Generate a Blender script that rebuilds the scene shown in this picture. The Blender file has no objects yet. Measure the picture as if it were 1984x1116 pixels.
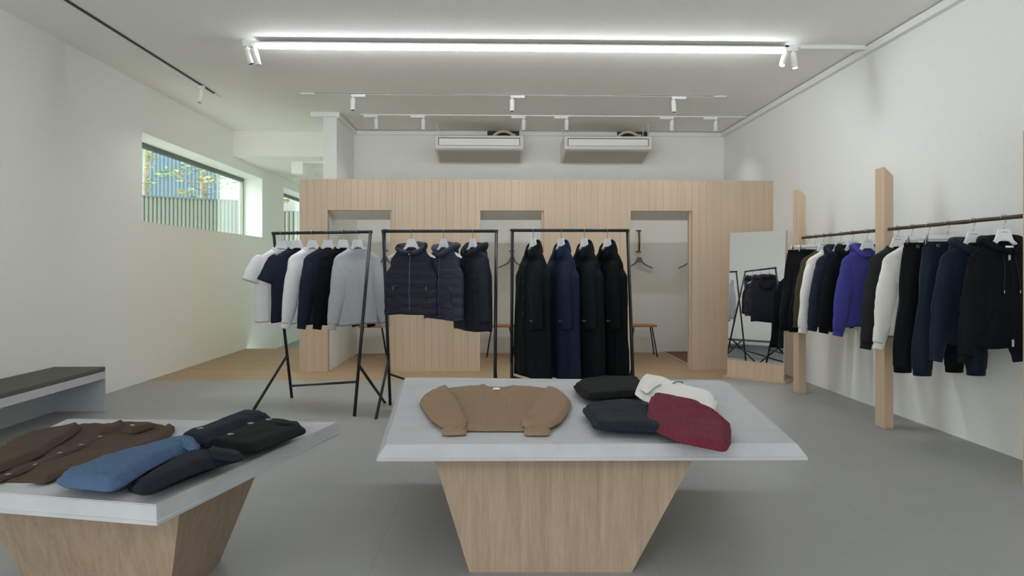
import bpy, bmesh, math, random
from mathutils import Vector, Matrix, noise
from mathutils.geometry import delaunay_2d_cdt

S = bpy.context.scene
COL = S.collection
R = math.radians
PI = math.pi

# ------------------------------------------------------------------ camera, world, lights, exposure
EYE = Vector((0.0, 0.0, 1.28))
YAW = R(1.602)
F = 24.0 / 36.0 * 1984.0
cam_d = bpy.data.cameras.new('camera')
cam_d.lens = 24.0
cam_d.sensor_width = 36.0
cam_d.shift_y = -38.0 / 1984.0
cam_d.clip_start = 0.05
cam = bpy.data.objects.new('camera', cam_d)
cam.location = EYE
cam.rotation_euler = (R(90), 0, -YAW)
COL.objects.link(cam)
S.camera = cam

W = bpy.data.worlds.new('overcast_sky')
S.world = W
W.use_nodes = True
bg = W.node_tree.nodes['Background']
bg.inputs['Strength'].default_value = 3.0
_nt = W.node_tree
_tc = _nt.nodes.new('ShaderNodeTexCoord')
_sx = _nt.nodes.new('ShaderNodeSeparateXYZ')
_mr = _nt.nodes.new('ShaderNodeMapRange')
_mr.inputs['From Min'].default_value = -1.0
_rp = _nt.nodes.new('ShaderNodeValToRGB')
# paving below, house fronts round the horizon, bright cloud above
for _p, _c in ((0.0, (0.85, 0.85, 0.82)), (0.44, (0.8, 0.8, 0.78)), (0.49, (0.5, 0.51, 0.5)), (0.56, (0.55, 0.57, 0.58)), (0.72, (1.0, 1.03, 1.06)), (1.0, (1.25, 1.3, 1.36))):
    _e = _rp.color_ramp.elements.new(_p) if _p not in (0.0, 1.0) else _rp.color_ramp.elements[int(_p)]
    _e.color = (*_c, 1)
_nt.links.new(_tc.outputs['Generated'], _sx.inputs[0])
_nt.links.new(_sx.outputs['Z'], _mr.inputs['Value'])
_nt.links.new(_mr.outputs[0], _rp.inputs[0])
_ms = _nt.nodes.new('ShaderNodeMapRange')      # the sun side of the overcast sky lies beyond the window wall
_ms.interpolation_type = 'SMOOTHSTEP'
_ms.inputs['From Min'].default_value = 0.1
_ms.inputs['From Max'].default_value = -0.95
_ms.inputs['To Min'].default_value = 1.0
_ms.inputs['To Max'].default_value = 2.6
_nt.links.new(_sx.outputs['X'], _ms.inputs['Value'])
_vm = _nt.nodes.new('ShaderNodeVectorMath')
_vm.operation = 'SCALE'
_nt.links.new(_rp.outputs[0], _vm.inputs[0])
_nt.links.new(_ms.outputs[0], _vm.inputs['Scale'])
_nt.links.new(_vm.outputs[0], bg.inputs['Color'])


def portal(name, loc, rot, sx, sy):
    d = bpy.data.lights.new(name, 'AREA')
    d.shape = 'RECTANGLE'
    d.size, d.size_y = sx, sy
    d.cycles.is_portal = True
    o = bpy.data.objects.new(name, d)
    o.location, o.rotation_euler = loc, rot
    COL.objects.link(o)


portal('storefront_daylight_portal', (-1.37, -1.62, 1.62), (R(90), 0, 0), 4.75, 3.0)
portal('side_window_daylight_portal', (-4.42, 9.66, 2.31), (0, R(-90), 0), 0.95, 3.9)
portal('passage_window_daylight_portal', (-4.42, 14.4, 2.31), (0, R(-90), 0), 0.95, 3.1)

S.view_settings.view_transform = 'Standard'
S.view_settings.look = 'None'
S.view_settings.exposure = 0.22
S.view_settings.gamma = 1.0
S.view_settings.use_curve_mapping = False
S.cycles.diffuse_bounces = 8


# ------------------------------------------------------------------ finding places from the photograph
def ray(px, py):
    f = Vector((math.sin(YAW), math.cos(YAW), 0))
    r = Vector((math.cos(YAW), -math.sin(YAW), 0))
    return f * F + r * (px - 992.0) + Vector((0, 0, 1)) * (520.0 - py)


def at_z(px, py, z):
    d = ray(px, py)
    return EYE + d * ((z - EYE.z) / d.z)


def at_y(px, py, y):
    d = ray(px, py)
    return EYE + d * ((y - EYE.y) / d.y)


def X_at(px, y):
    return at_y(px, 520, y).x


# ------------------------------------------------------------------ materials
def lin(c):
    out = []
    for v in c:
        v = v / 255.0
        out.append(v / 12.92 if v <= 0.04045 else ((v + 0.055) / 1.055) ** 2.4)
    return out


def new_mat(name):
    m = bpy.data.materials.new(name)
    m.use_nodes = True
    nt = m.node_tree
    return m, nt, nt.nodes['Principled BSDF']


def mat(name, rgb, rough=0.6, metal=0.0, var=0.0, vscale=8.0, bump=0.0, bscale=200.0, spec=0.5, sheen=0.0,
        emit=0.0, stretch=(1, 1, 1), gain=1.0, sheen_tint=None):
    m, nt, b = new_mat(name)
    c = [min(1.0, v * gain) for v in lin(rgb)]
    b.inputs['Base Color'].default_value = (*c, 1)
    b.inputs['Roughness'].default_value = rough
    b.inputs['Metallic'].default_value = metal
    b.inputs['Specular IOR Level'].default_value = spec
    if sheen:
        b.inputs['Sheen Weight'].default_value = sheen
        b.inputs['Sheen Roughness'].default_value = 0.45
        b.inputs['Sheen Tint'].default_value = (*(sheen_tint or [min(1, v * 3 + 0.1) for v in c]), 1)
    if emit:
        b.inputs['Emission Color'].default_value = (*c, 1)
        b.inputs['Emission Strength'].default_value = emit
    tc = nt.nodes.new('ShaderNodeTexCoord')
    mp = nt.nodes.new('ShaderNodeMapping')
    mp.inputs['Scale'].default_value = stretch
    nt.links.new(tc.outputs['Object'], mp.inputs['Vector'])
    if var:
        n = nt.nodes.new('ShaderNodeTexNoise')
        n.inputs['Scale'].default_value = vscale
        n.inputs['Detail'].default_value = 6
        n.inputs['Roughness'].default_value = 0.6
        nt.links.new(mp.outputs[0], n.inputs['Vector'])
        r = nt.nodes.new('ShaderNodeValToRGB')
        r.color_ramp.elements[0].position = 0.3
        r.color_ramp.elements[1].position = 0.7
        r.color_ramp.elements[0].color = (*[v * (1 - var) for v in c], 1)
        r.color_ramp.elements[1].color = (*[min(1, v * (1 + var)) for v in c], 1)
        nt.links.new(n.outputs['Fac'], r.inputs['Fac'])
        nt.links.new(r.outputs['Color'], b.inputs['Base Color'])
    if bump:
        n = nt.nodes.new('ShaderNodeTexNoise')
        n.inputs['Scale'].default_value = bscale
        n.inputs['Detail'].default_value = 3
        nt.links.new(mp.outputs[0], n.inputs['Vector'])
        bp = nt.nodes.new('ShaderNodeBump')
        bp.inputs['Strength'].default_value = bump
        bp.inputs['Distance'].default_value = 0.004
        nt.links.new(n.outputs['Fac'], bp.inputs['Height'])
        nt.links.new(bp.outputs['Normal'], b.inputs['Normal'])
    return m


def knit(name, rgb, pitch=0.005, depth=0.003, var=0.12, gain=1.0, rough=0.9, sheen=0.15, cross=0.35):
    """ribbed knit: ridges run along the piece's own Y"""
    m, nt, b = new_mat(name)
    c = [min(1.0, v * gain) for v in lin(rgb)]
    b.inputs['Roughness'].default_value = rough
    b.inputs['Specular IOR Level'].default_value = 0.2
    b.inputs['Sheen Weight'].default_value = sheen
    b.inputs['Sheen Tint'].default_value = (*[min(1, v * 2 + 0.05) for v in c], 1)
    tc = nt.nodes.new('ShaderNodeTexCoord')
    w = nt.nodes.new('ShaderNodeTexWave')
    w.bands_direction = 'X'
    w.inputs['Scale'].default_value = 0.314 / pitch
    w.inputs['Distortion'].default_value = 1.2
    w.inputs['Detail'].default_value = 2
    w.inputs['Detail Scale'].default_value = 0.6
    nt.links.new(tc.outputs['Object'], w.inputs['Vector'])
    w2 = nt.nodes.new('ShaderNodeTexWave')
    w2.bands_direction = 'Y'
    w2.inputs['Scale'].default_value = 0.314 / pitch * 1.1
    w2.inputs['Distortion'].default_value = 1.0
    nt.links.new(tc.outputs['Object'], w2.inputs['Vector'])
    mx = nt.nodes.new('ShaderNodeMix')
    mx.inputs[0].default_value = cross
    nt.links.new(w.outputs['Fac'], mx.inputs[2])
    nt.links.new(w2.outputs['Fac'], mx.inputs[3])
    r = nt.nodes.new('ShaderNodeValToRGB')
    r.color_ramp.elements[0].color = (*[v * (1 - 2 * var) for v in c], 1)
    r.color_ramp.elements[1].color = (*[min(1, v * (1 + var)) for v in c], 1)
    nt.links.new(mx.outputs[0], r.inputs['Fac'])
    nt.links.new(r.outputs['Color'], b.inputs['Base Color'])
    bp = nt.nodes.new('ShaderNodeBump')
    bp.inputs['Strength'].default_value = 0.9
    bp.inputs['Distance'].default_value = depth
    nt.links.new(mx.outputs[0], bp.inputs['Height'])
    nt.links.new(bp.outputs['Normal'], b.inputs['Normal'])
    return m


def wood(name, rgb, axis='Z', var=0.16, rough=0.55, scale=1.0, island=0.0, gain=1.0, dark=0.75):
    m, nt, b = new_mat(name)
    c = [min(1.0, v * gain) for v in lin(rgb)]
    b.inputs['Roughness'].default_value = rough
    b.inputs['Specular IOR Level'].default_value = 0.35
    tc = nt.nodes.new('ShaderNodeTexCoord')
    mp = nt.nodes.new('ShaderNodeMapping')
    s = {'X': (0.3, 9, 9), 'Y': (9, 0.3, 9), 'Z': (9, 9, 0.3)}[axis]
    mp.inputs['Scale'].default_value = [v * scale for v in s]
    nt.links.new(tc.outputs['Object'], mp.inputs['Vector'])
    src = mp.outputs[0]
    if island:
        geo = nt.nodes.new('ShaderNodeNewGeometry')
        ad = nt.nodes.new('ShaderNodeVectorMath')
        ad.operation = 'ADD'
        mu = nt.nodes.new('ShaderNodeMath')
        mu.operation = 'MULTIPLY'
        mu.inputs[1].default_value = 37.0
        nt.links.new(geo.outputs['Random Per Island'], mu.inputs[0])
        nt.links.new(mp.outputs[0], ad.inputs[0])
        nt.links.new(mu.outputs[0], ad.inputs[1])
        src = ad.outputs[0]
    n = nt.nodes.new('ShaderNodeTexNoise')
    n.inputs['Scale'].default_value = 2.2
    n.inputs['Detail'].default_value = 8
    n.inputs['Roughness'].default_value = 0.62
    n.inputs['Distortion'].default_value = 0.35
    nt.links.new(src, n.inputs['Vector'])
    n2 = nt.nodes.new('ShaderNodeTexNoise')
    n2.inputs['Scale'].default_value = 14
    n2.inputs['Detail'].default_value = 4
    nt.links.new(src, n2.inputs['Vector'])
    mx = nt.nodes.new('ShaderNodeMix')
    mx.inputs[0].default_value = 0.35
    nt.links.new(n.outputs['Fac'], mx.inputs[2])
    nt.links.new(n2.outputs['Fac'], mx.inputs[3])
    r = nt.nodes.new('ShaderNodeValToRGB')
    r.color_ramp.elements[0].position = 0.32
    r.color_ramp.elements[1].position = 0.68
    r.color_ramp.elements[0].color = (c[0] * (1 - var), c[1] * (1 - var * 1.15), c[2] * (1 - var * 1.3), 1)
    r.color_ramp.elements[1].color = (*[min(1, v * (1 + var * 0.6)) for v in c], 1)
    nt.links.new(mx.outputs[0], r.inputs['Fac'])
    out = r.outputs['Color']
    if island:
        mr = nt.nodes.new('ShaderNodeMapRange')
        mr.inputs['To Min'].default_value = 1 - island
        mr.inputs['To Max'].default_value = 1 + island
        nt.links.new(geo.outputs['Random Per Island'], mr.inputs['Value'])
        vm = nt.nodes.new('ShaderNodeVectorMath')
        vm.operation = 'SCALE'
        nt.links.new(out, vm.inputs[0])
        nt.links.new(mr.outputs[0], vm.inputs['Scale'])
        out = vm.outputs[0]
    nt.links.new(out, b.inputs['Base Color'])
    bp = nt.nodes.new('ShaderNodeBump')
    bp.inputs['Strength'].default_value = 0.15
    bp.inputs['Distance'].default_value = 0.002
    nt.links.new(mx.outputs[0], bp.inputs['Height'])
    nt.links.new(bp.outputs['Normal'], b.inputs['Normal'])
    return m


def glass(name, tint=(0.955, 1.0, 0.97), gloss=0.06, reflection_haze=0.0):
    m = bpy.data.materials.new(name)
    m.use_nodes = True
    nt = m.node_tree
    nt.nodes.remove(nt.nodes['Principled BSDF'])
    out = nt.nodes['Material Output']
    t = nt.nodes.new('ShaderNodeBsdfTransparent')
    t.inputs[0].default_value = (*tint, 1)
    g = nt.nodes.new('ShaderNodeBsdfGlossy')
    g.inputs['Roughness'].default_value = 0.02
    mx = nt.nodes.new('ShaderNodeMixShader')
    mx.inputs[0].default_value = gloss
    nt.links.new(t.outputs[0], mx.inputs[1])
    nt.links.new(g.outputs[0], mx.inputs[2])
    last = mx.outputs[0]
    if reflection_haze:  # white translucency stands in for a bright reflection on clear glass
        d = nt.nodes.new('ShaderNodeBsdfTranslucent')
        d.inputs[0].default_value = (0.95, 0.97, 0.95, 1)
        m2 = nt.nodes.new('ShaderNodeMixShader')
        m2.inputs[0].default_value = reflection_haze
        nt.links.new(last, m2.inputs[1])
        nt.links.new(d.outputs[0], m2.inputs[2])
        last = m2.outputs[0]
    nt.links.new(last, out.inputs['Surface'])
    return m


M = {}
M['wall'] = mat('wall_plaster', (234, 235, 231), 0.9, var=0.015, vscale=30, bump=0.12, bscale=90, spec=0.2)
M['ceiling'] = mat('ceiling_plaster', (240, 240, 235), 0.95, var=0.03, vscale=60, bump=0.15, bscale=120, spec=0.1)
M['trim'] = mat('trim_paint', (232, 234, 232), 0.55)
M['oak_panel'] = wood('oak_planks', (197, 177, 154), 'Z', 0.08, 0.6, island=0.035)
M['groove'] = mat('groove_shadow_board', (120, 98, 76), 0.8)
M['oak'] = wood('oak_board', (200, 178, 152), 'Z', 0.13, 0.55)
M['oak_x'] = wood('oak_board_flat', (190, 170, 146), 'X', 0.13, 0.5)
M['veneer'] = wood('table_veneer', (164, 145, 125), 'Z', 0.24, 0.5, scale=1.9)
M['oak_brown'] = wood('stool_wood', (182, 130, 82), 'X', 0.2, 0.45)
M['black_metal'] = mat('black_steel', (38, 40, 44), 0.42, metal=0.3, spec=0.5)
M['chrome'] = mat('nickel_wire', (190, 190, 192), 0.25, metal=1.0)
M['hanger_white'] = mat('hanger_white_plastic', (226, 228, 232), 0.5)
M['hanger_grey'] = mat('hanger_grey_felt', (128, 128, 126), 0.85)
M['print'] = mat('printed_grey', (140, 142, 148), 0.7)
M['lamp_white'] = mat('lamp_white_paint', (235, 236, 232), 0.45)
M['black'] = mat('black_paint', (18, 18, 18), 0.5)
M['glow'] = mat('led_diffuser', (246, 250, 255), 0.6, emit=46.0)
M['spot_glow'] = mat('spot_lens_lit', (255, 248, 236), 0.4, emit=8.0)
M['concrete'] = mat('concrete_slab', (172, 174, 177), 0.75, var=0.07, vscale=7, bump=0.25, bscale=60)
M['ac'] = mat('ac_plastic', (226, 222, 214), 0.5)
M['ac_grille'] = mat('ac_underside', (186, 180, 172), 0.7)
M['hose'] = mat('hose_insulation', (196, 190, 160), 0.85, bump=0.4, bscale=60)
M['leather'] = mat('leather_strap', (110, 72, 52), 0.6)
M['cushion'] = mat('bench_cushion_fabric', (88, 86, 80), 0.9, var=0.06, vscale=60, bump=0.2, bscale=400)
M['bench'] = mat('bench_steel', (196, 202, 206), 0.5, metal=0.25)
M['mirror'] = mat('mirror_silver', (246, 248, 247), 0.0, metal=1.0)
M['rail_wood'] = wood('dark_rail_wood', (74, 62, 52), 'Y', 0.35, 0.6, scale=4)
M['zip'] = mat('zip_metal', (84, 86, 94), 0.4, metal=0.6)
M['button'] = mat('button_horn', (92, 92, 92), 0.25)
M['button_pale'] = mat('button_shell', (118, 116, 110), 0.25)
M['label'] = mat('woven_label', (236, 236, 234), 0.8)
M['rug'] = mat('brown_mat', (112, 80, 62), 0.95, var=0.08, vscale=80, bump=0.3, bscale=300)
M['frame'] = mat('window_frame_grey', (96, 104, 98), 0.5, metal=0.2)
M['frame_pale'] = mat('window_frame_pale', (160, 160, 150), 0.5, metal=0.2)
M['glass'] = glass('window_glass')
M['glass_reflection_haze'] = glass('window_glass_double', reflection_haze=0.07)  # clear overlapping pane, its paler reflection put into the colour
M['fence'] = mat('fence_slats', (176, 182, 168), 0.7, gain=0.36)
M['blue_metal'] = mat('corrugated_blue', (132, 160, 176), 0.5, gain=0.55)
M['pale_facade'] = mat('pale_facade', (226, 226, 222), 0.8, gain=0.6)
M['bark'] = mat('bark', (196, 186, 160), 0.9, var=0.3, vscale=14, gain=0.5)
M['leaf_green'] = mat('leaf_green', (160, 186, 112), 0.7, var=0.15, vscale=3, gain=0.6)
M['leaf_yellow'] = mat('leaf_yellow', (226, 208, 144), 0.7, gain=0.65)
M['ground'] = mat('outdoor_paving', (150, 154, 148), 0.9)


def fab(name, rgb, var=0.06, sheen=0.05, rough=0.92, bump=0.15, bscale=500, gain=1.0):
    return mat('cloth_' + name, rgb, rough, var=var, vscale=220, bump=bump, bscale=bscale, spec=0.12, sheen=sheen, gain=gain)


M['c_white'] = fab('white', (228, 229, 232), 0.01, 0.0)
M['c_navy'] = fab('navy', (37, 42, 57))
M['c_black'] = fab('black', (18, 20, 22))
M['c_grey'] = fab('grey_melange', (172, 175, 180), 0.07)
M['c_vest'] = fab('ink_nylon', (44, 45, 58), 0.05, 0.08, 0.42, 0.12, 120)
M['c_vest2'] = fab('slate_nylon', (56, 58, 74), 0.05, 0.08, 0.42, 0.12, 120)
M['c_parka'] = fab('parka', (38, 41, 52), 0.05, 0.1, 0.7)
M['c_coat'] = fab('bottle_wool', (20, 26, 27), 0.1, 0.08)
M['c_coat_black'] = fab('black_wool', (15, 18, 20), 0.1, 0.08)
M['c_coat_navy'] = fab('navy_wool', (31, 40, 60), 0.1, 0.08)
M['c_olive'] = fab('olive', (68, 62, 44))
M['c_off'] = fab('off_white', (226, 225, 219), 0.01, 0.0)
M['c_blue'] = fab('cobalt', (64, 66, 138), 0.1)
M['c_char'] = fab('charcoal', (42, 44, 45))
M['c_vblack'] = fab('black_velour', (11, 14, 17), 0.1, 0.05, 0.7)
M['c_vnavy'] = fab('navy_velour', (24, 33, 48), 0.12, 0.25, 0.6)
M['k_brown'] = knit('knit_brown', (150, 126, 102), 0.0058, 0.003, 0.16)
M['k_black'] = knit('knit_black', (13, 15, 17), 0.006, 0.003, 0.1)
M['k_navy'] = knit('knit_navy', (31, 38, 49), 0.0075, 0.004, 0.16)
M['k_white'] = knit('knit_white', (238, 237, 232), 0.0055, 0.0022, 0.03, cross=0.2)
M['k_burg'] = knit('knit_burgundy', (112, 42, 58), 0.0088, 0.005, 0.2)
M['k_cardi'] = knit('knit_cardigan', (74, 60, 50), 0.003, 0.001, 0.08)
M['k_sky'] = knit('knit_sky', (76, 101, 132), 0.0052, 0.003, 0.14, cross=0.45)
M['k_polo'] = knit('knit_polo', (22, 28, 39), 0.004, 0.0015, 0.1)
M['k_ink'] = knit('knit_ink', (30, 34, 46), 0.003, 0.001, 0.08)
M['k_jet'] = knit('knit_jet', (11, 13, 15), 0.003, 0.001, 0.08)


# floor: grey sheet floor with faint seams
def floor_mat():
    m, nt, b = new_mat('grey_sheet_floor')
    b.inputs['Roughness'].default_value = 0.42
    b.inputs['Specular IOR Level'].default_value = 0.35
    tc = nt.nodes.new('ShaderNodeTexCoord')
    br = nt.nodes.new('ShaderNodeTexBrick')
    br.offset = 0.37
    br.inputs['Scale'].default_value = 1.0
    br.inputs['Mortar Size'].default_value = 0.0016
    br.inputs['Mortar Smooth'].default_value = 0.3
    br.inputs['Brick Width'].default_value = 2.4
    br.inputs['Row Height'].default_value = 1.22
    c = lin((150, 151, 149))
    br.inputs['Color1'].default_value = (*c, 1)
    br.inputs['Color2'].default_value = (*[v * 0.97 for v in c], 1)
    br.inputs['Mortar'].default_value = (*[v * 0.7 for v in c], 1)
    mp = nt.nodes.new('ShaderNodeMapping')
    mp.inputs['Rotation'].default_value = (0, 0, R(90))
    mp.inputs['Location'].default_value = (0.3, 0.52, 0)
    nt.links.new(tc.outputs['Object'], mp.inputs['Vector'])
    nt.links.new(mp.outputs[0], br.inputs['Vector'])
    n = nt.nodes.new('ShaderNodeTexNoise')
    n.inputs['Scale'].default_value = 3
    n.inputs['Detail'].default_value = 8
    nt.links.new(tc.outputs['Object'], n.inputs['Vector'])
    mr = nt.nodes.new('ShaderNodeMapRange')
    mr.inputs['To Min'].default_value = 0.92
    mr.inputs['To Max'].default_value = 1.06
    nt.links.new(n.outputs['Fac'], mr.inputs['Value'])
    vm = nt.nodes.new('ShaderNodeVectorMath')
    vm.operation = 'SCALE'
    nt.links.new(br.outputs['Color'], vm.inputs[0])
    nt.links.new(mr.outputs[0], vm.inputs['Scale'])
    nt.links.new(vm.outputs[0], b.inputs['Base Color'])
    return m


M['floor'] = floor_mat()
M['floor_wood'] = wood('worn_wood_floor', (168, 143, 112), 'X', 0.2, 0.5, scale=0.6)


# ------------------------------------------------------------------ mesh helpers
def link_mesh(name, bm, material, parent=None, smooth=False, loc=None, rotz=0.0):
    me = bpy.data.meshes.new(name)
    bmesh.ops.recalc_face_normals(bm, faces=bm.faces[:])
    bm.to_mesh(me)
    bm.free()
    if material is not None:
        me.materials.append(material)
    if smooth:
        for p in me.polygons:
            p.use_smooth = True
    o = bpy.data.objects.new(name, me)
    COL.objects.link(o)
    if parent is not None:
        o.parent = parent
    if loc is not None:
        o.location = loc
    o.rotation_euler = (0, 0, rotz)
    return o


def tag(o, label, cat, group=None):
    o['label'], o['category'] = label, cat
    if group:
        o['group'] = group
    return o


def thing(name, label, cat, loc=(0, 0, 0), rotz=0.0, group=None):
    o = bpy.data.objects.new(name, None)
    o.empty_display_size = 0.1
    COL.objects.link(o)
    o.location = loc
    o.rotation_euler = (0, 0, rotz)
    return tag(o, label, cat, group)


def structure(name, bm, m, parent=None, smooth=False):
    o = link_mesh(name, bm, m, parent, smooth)
    if parent is None:
        o['kind'] = 'structure'
    return o


def copy_tree(o, parent=None):
    c = o.copy()
    COL.objects.link(c)
    c.parent = parent
    for ch in list(o.children):
        copy_tree(ch, c)
    return c


def box(bm, x0, x1, y0, y1, z0, z1, bevel=0.0):
    r = bmesh.ops.create_cube(bm, size=1.0)
    vs = r['verts']
    for v in vs:
        v.co = Vector(((x0 + x1) / 2 + v.co.x * (x1 - x0), (y0 + y1) / 2 + v.co.y * (y1 - y0), (z0 + z1) / 2 + v.co.z * (z1 - z0)))
    if bevel:
        es = list({e for v in vs for e in v.link_edges})
        bmesh.ops.bevel(bm, geom=es, offset=bevel, segments=2, affect='EDGES', profile=0.5)
    return vs


def box_bm(*a, **k):
    bm = bmesh.new()
    box(bm, *a, **k)
    return bm


def tube(bm, pts, radius, n=10, caps=True):
    pts = [Vector(p) for p in pts]
    rad = radius if isinstance(radius, (list, tuple)) else [radius] * len(pts)
    rings = []
    up = None
    for i, p in enumerate(pts):
        t = (pts[min(i + 1, len(pts) - 1)] - pts[max(i - 1, 0)]).normalized()
        if up is None:
            up = Vector((0, 0, 1)) if abs(t.z) < 0.9 else Vector((1, 0, 0))
        a = t.cross(up)
        if a.length < 1e-6:
            a = t.orthogonal()
        a.normalize()
        b = a.cross(t).normalized()
        up = b
        rings.append([bm.verts.new(p + (a * math.cos(2 * PI * k / n) + b * math.sin(2 * PI * k / n)) * rad[i]) for k in range(n)])
    for i in range(len(rings) - 1):
        for k in range(n):
            bm.faces.new((rings[i][k], rings[i][(k + 1) % n], rings[i + 1][(k + 1) % n], rings[i + 1][k]))
    if caps:
        bm.faces.new(rings[0][::-1])
        bm.faces.new(rings[-1])
    return rings


def tube_bm(pts, radius, n=10, caps=True):
    bm = bmesh.new()
    tube(bm, pts, radius, n, caps)
    return bm


def loft(bm, rings, close=True, cap0=False, cap1=False):
    vr = [[bm.verts.new(p) for p in r] for r in rings]
    n = len(vr[0])
    for i in range(len(vr) - 1):
        for k in range(n if close else n - 1):
            bm.faces.new((vr[i][k], vr[i][(k + 1) % n], vr[i + 1][(k + 1) % n], vr[i + 1][k]))
    if cap0:
        bm.faces.new(vr[0][::-1])
    if cap1:
        bm.faces.new(vr[-1])
    return vr


def prism(bm, poly, y0, y1):
    """polygon in x,z extruded along y"""
    a = [bm.verts.new((p[0], y0, p[1])) for p in poly]
    b = [bm.verts.new((p[0], y1, p[1])) for p in poly]
    n = len(poly)
    bm.faces.new(a)
    bm.faces.new(b[::-1])
    for i in range(n):
        bm.faces.new((a[i], b[i], b[(i + 1) % n], a[(i + 1) % n]))


def lathe(bm, prof, n=20, centre=(0, 0, 0)):
    c = Vector(centre)
    rings = []
    for r, z in prof:
        rings.append([c + Vector((r * math.cos(2 * PI * k / n), r * math.sin(2 * PI * k / n), z)) for k in range(n)])
    loft(bm, rings, True, True, True)


def smoothstep(a, b, x):
    t = max(0.0, min(1.0, (x - a) / (b - a)))
    return t * t * (3 - 2 * t)


def interp(tab, x):
    """tab: list of (x, v...) with x falling; smooth in between"""
    if x >= tab[0][0]:
        return tab[0][1:]
    for a, b in zip(tab, tab[1:]):
        if x >= b[0]:
            t = (a[0] - x) / (a[0] - b[0])
            return tuple(p + (q - p) * t for p, q in zip(a[1:], b[1:]))
    return tab[-1][1:]


# ------------------------------------------------------------------ THE SHELL
XL, XR, YF, YB, ZC = -3.94, 3.53, -1.6, 10.35, 3.36
YSTEP = 11.0

bm = bmesh.new()
box(bm, XL - 0.4, XR + 0.3, YF - 0.3, 7.86, -0.06, 0.0)
structure('floor', bm, M['floor'])
bm = bmesh.new()
box(bm, XL - 0.4, XR + 0.3, 7.86, YSTEP, -0.06, 0.0)
structure('floor_wood', bm, M['floor_wood'])
bm = bmesh.new()
box(bm, XL - 0.4, -2.2, YSTEP, 17.2, -0.24, -0.175)
structure('floor_passage', bm, M['floor'])

bm = bmesh.new()
box(bm, XL - 0.4, XR + 0.3, YF - 0.3, 10.46, ZC, ZC + 0.2)
box(bm, XL - 0.4, -2.2, 10.46, 17.2, 2.98, ZC + 0.2)
structure('ceiling', bm, M['ceiling'])

# left wall with two strip windows, 0.4 m thick
WZ0, WZ1 = 1.81, 2.81
bm = bmesh.new()
xa, xb = XL - 0.4, XL
for y0, y1, z0, z1 in ((YF - 0.3, 7.78, -0.24, ZC), (7.78, 11.78, -0.24, WZ0), (7.78, 11.78, WZ1, ZC), (11.78, 12.97, -0.24, ZC),
                       (12.97, 16.0, -0.24, WZ0), (12.97, 16.0, WZ1, ZC), (16.0, 17.2, -0.24, ZC)):
    box(bm, xa, xb, y0, y1, z0, z1)
structure('wall_left', bm, M['wall'])
bm = bmesh.new()
box(bm, XR, XR + 0.3, YF - 0.3, YB + 0.3, 0, ZC)
structure('wall_right', bm, M['wall'])
bm = bmesh.new()
box(bm, -2.27, XR, YB, YB + 0.25, 0, ZC)
structure('wall_back', bm, M['wall'])
bm = bmesh.new()
box(bm, -2.27, -2.09, 9.2, YB, 0, ZC)
structure('wall_pier', bm, M['wall'])
bm = bmesh.new()
box(bm, -2.27, -2.07, YB + 0.25, 17.2, -0.24, ZC)
box(bm, XL, -2.27, 17.0, 17.2, -0.24, ZC)
structure('wall_passage', bm, M['wall'])
# storefront behind the camera
bm = bmesh.new()
box(bm, XL, XR, YF - 0.2, YF, 3.1, ZC)
box(bm, XL, XR, YF - 0.2, YF, 0, 0.12)
box(bm, 1.0, XR, YF - 0.2, YF, 0.12, 3.1)
box(bm, XL, XL + 0.2, YF - 0.2, YF, 0.12, 3.1)
for x in (-2.2, -0.6):
    box(bm, x - 0.03, x + 0.03, YF - 0.15, YF - 0.05, 0.12, 3.1)
structure('wall_front', bm, M['wall'])

# cornice trims
bm = bmesh.new()
box(bm, XR - 0.055, XR, YF, YB, ZC - 0.075, ZC - 0.012)
structure('trim_1', bm, M['trim'])
bm = bmesh.new()
box(bm, -2.09, XR - 0.055, YB - 0.045, YB, ZC - 0.07, ZC - 0.012)
structure('trim_2', bm, M['trim'])
bm = bmesh.new()
box(bm, -2.42, -2.045, 9.15, 9.2, ZC - 0.06, ZC)
box(bm, -2.09, -2.045, 9.2, YB - 0.045, ZC - 0.07, ZC - 0.012)
structure('trim_3', bm, M['trim'])
bm = bmesh.new()
box(bm, 2.86, XR - 0.055, 6.27, 6.33, ZC - 0.035, ZC)
structure('trim_4', bm, M['trim'])

# windows
def strip_window(name, y0, y1):
    root = bpy.data.objects.new(name, None)
    COL.objects.link(root)
    root['kind'] = 'structure'
    x = XL - 0.34
    bm = bmesh.new()
    box(bm, x - 0.03, x + 0.03, y0, y1, WZ1 - 0.055, WZ1)
    link_mesh('top_rail', bm, M['frame'], root)
    bm = bmesh.new()
    box(bm, x - 0.03, x + 0.03, y1 - 0.05, y1, WZ0, WZ1 - 0.055)
    box(bm, x - 0.02, x + 0.02, y0, y0 + 0.04, WZ0, WZ1 - 0.055)
    box(bm, x - 0.02, x + 0.02, y0 + 0.04, y1 - 0.05, WZ0, WZ0 + 0.03)
    link_mesh('window_frame', bm, M['frame_pale'], root)
    bm = bmesh.new()
    box(bm, x - 0.006, x, y0 + 0.04, y1 - 0.05, WZ0 + 0.03, WZ1 - 0.055)
    link_mesh('glass_pane', bm, M['glass'], root)
    bm = bmesh.new()
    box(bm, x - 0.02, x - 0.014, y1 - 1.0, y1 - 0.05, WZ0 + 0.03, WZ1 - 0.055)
    link_mesh('sliding_pane', bm, M['glass_reflection_haze'], root)


strip_window('window_1', 7.78, 11.78)
strip_window('window_2', 12.97, 16.0)

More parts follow.
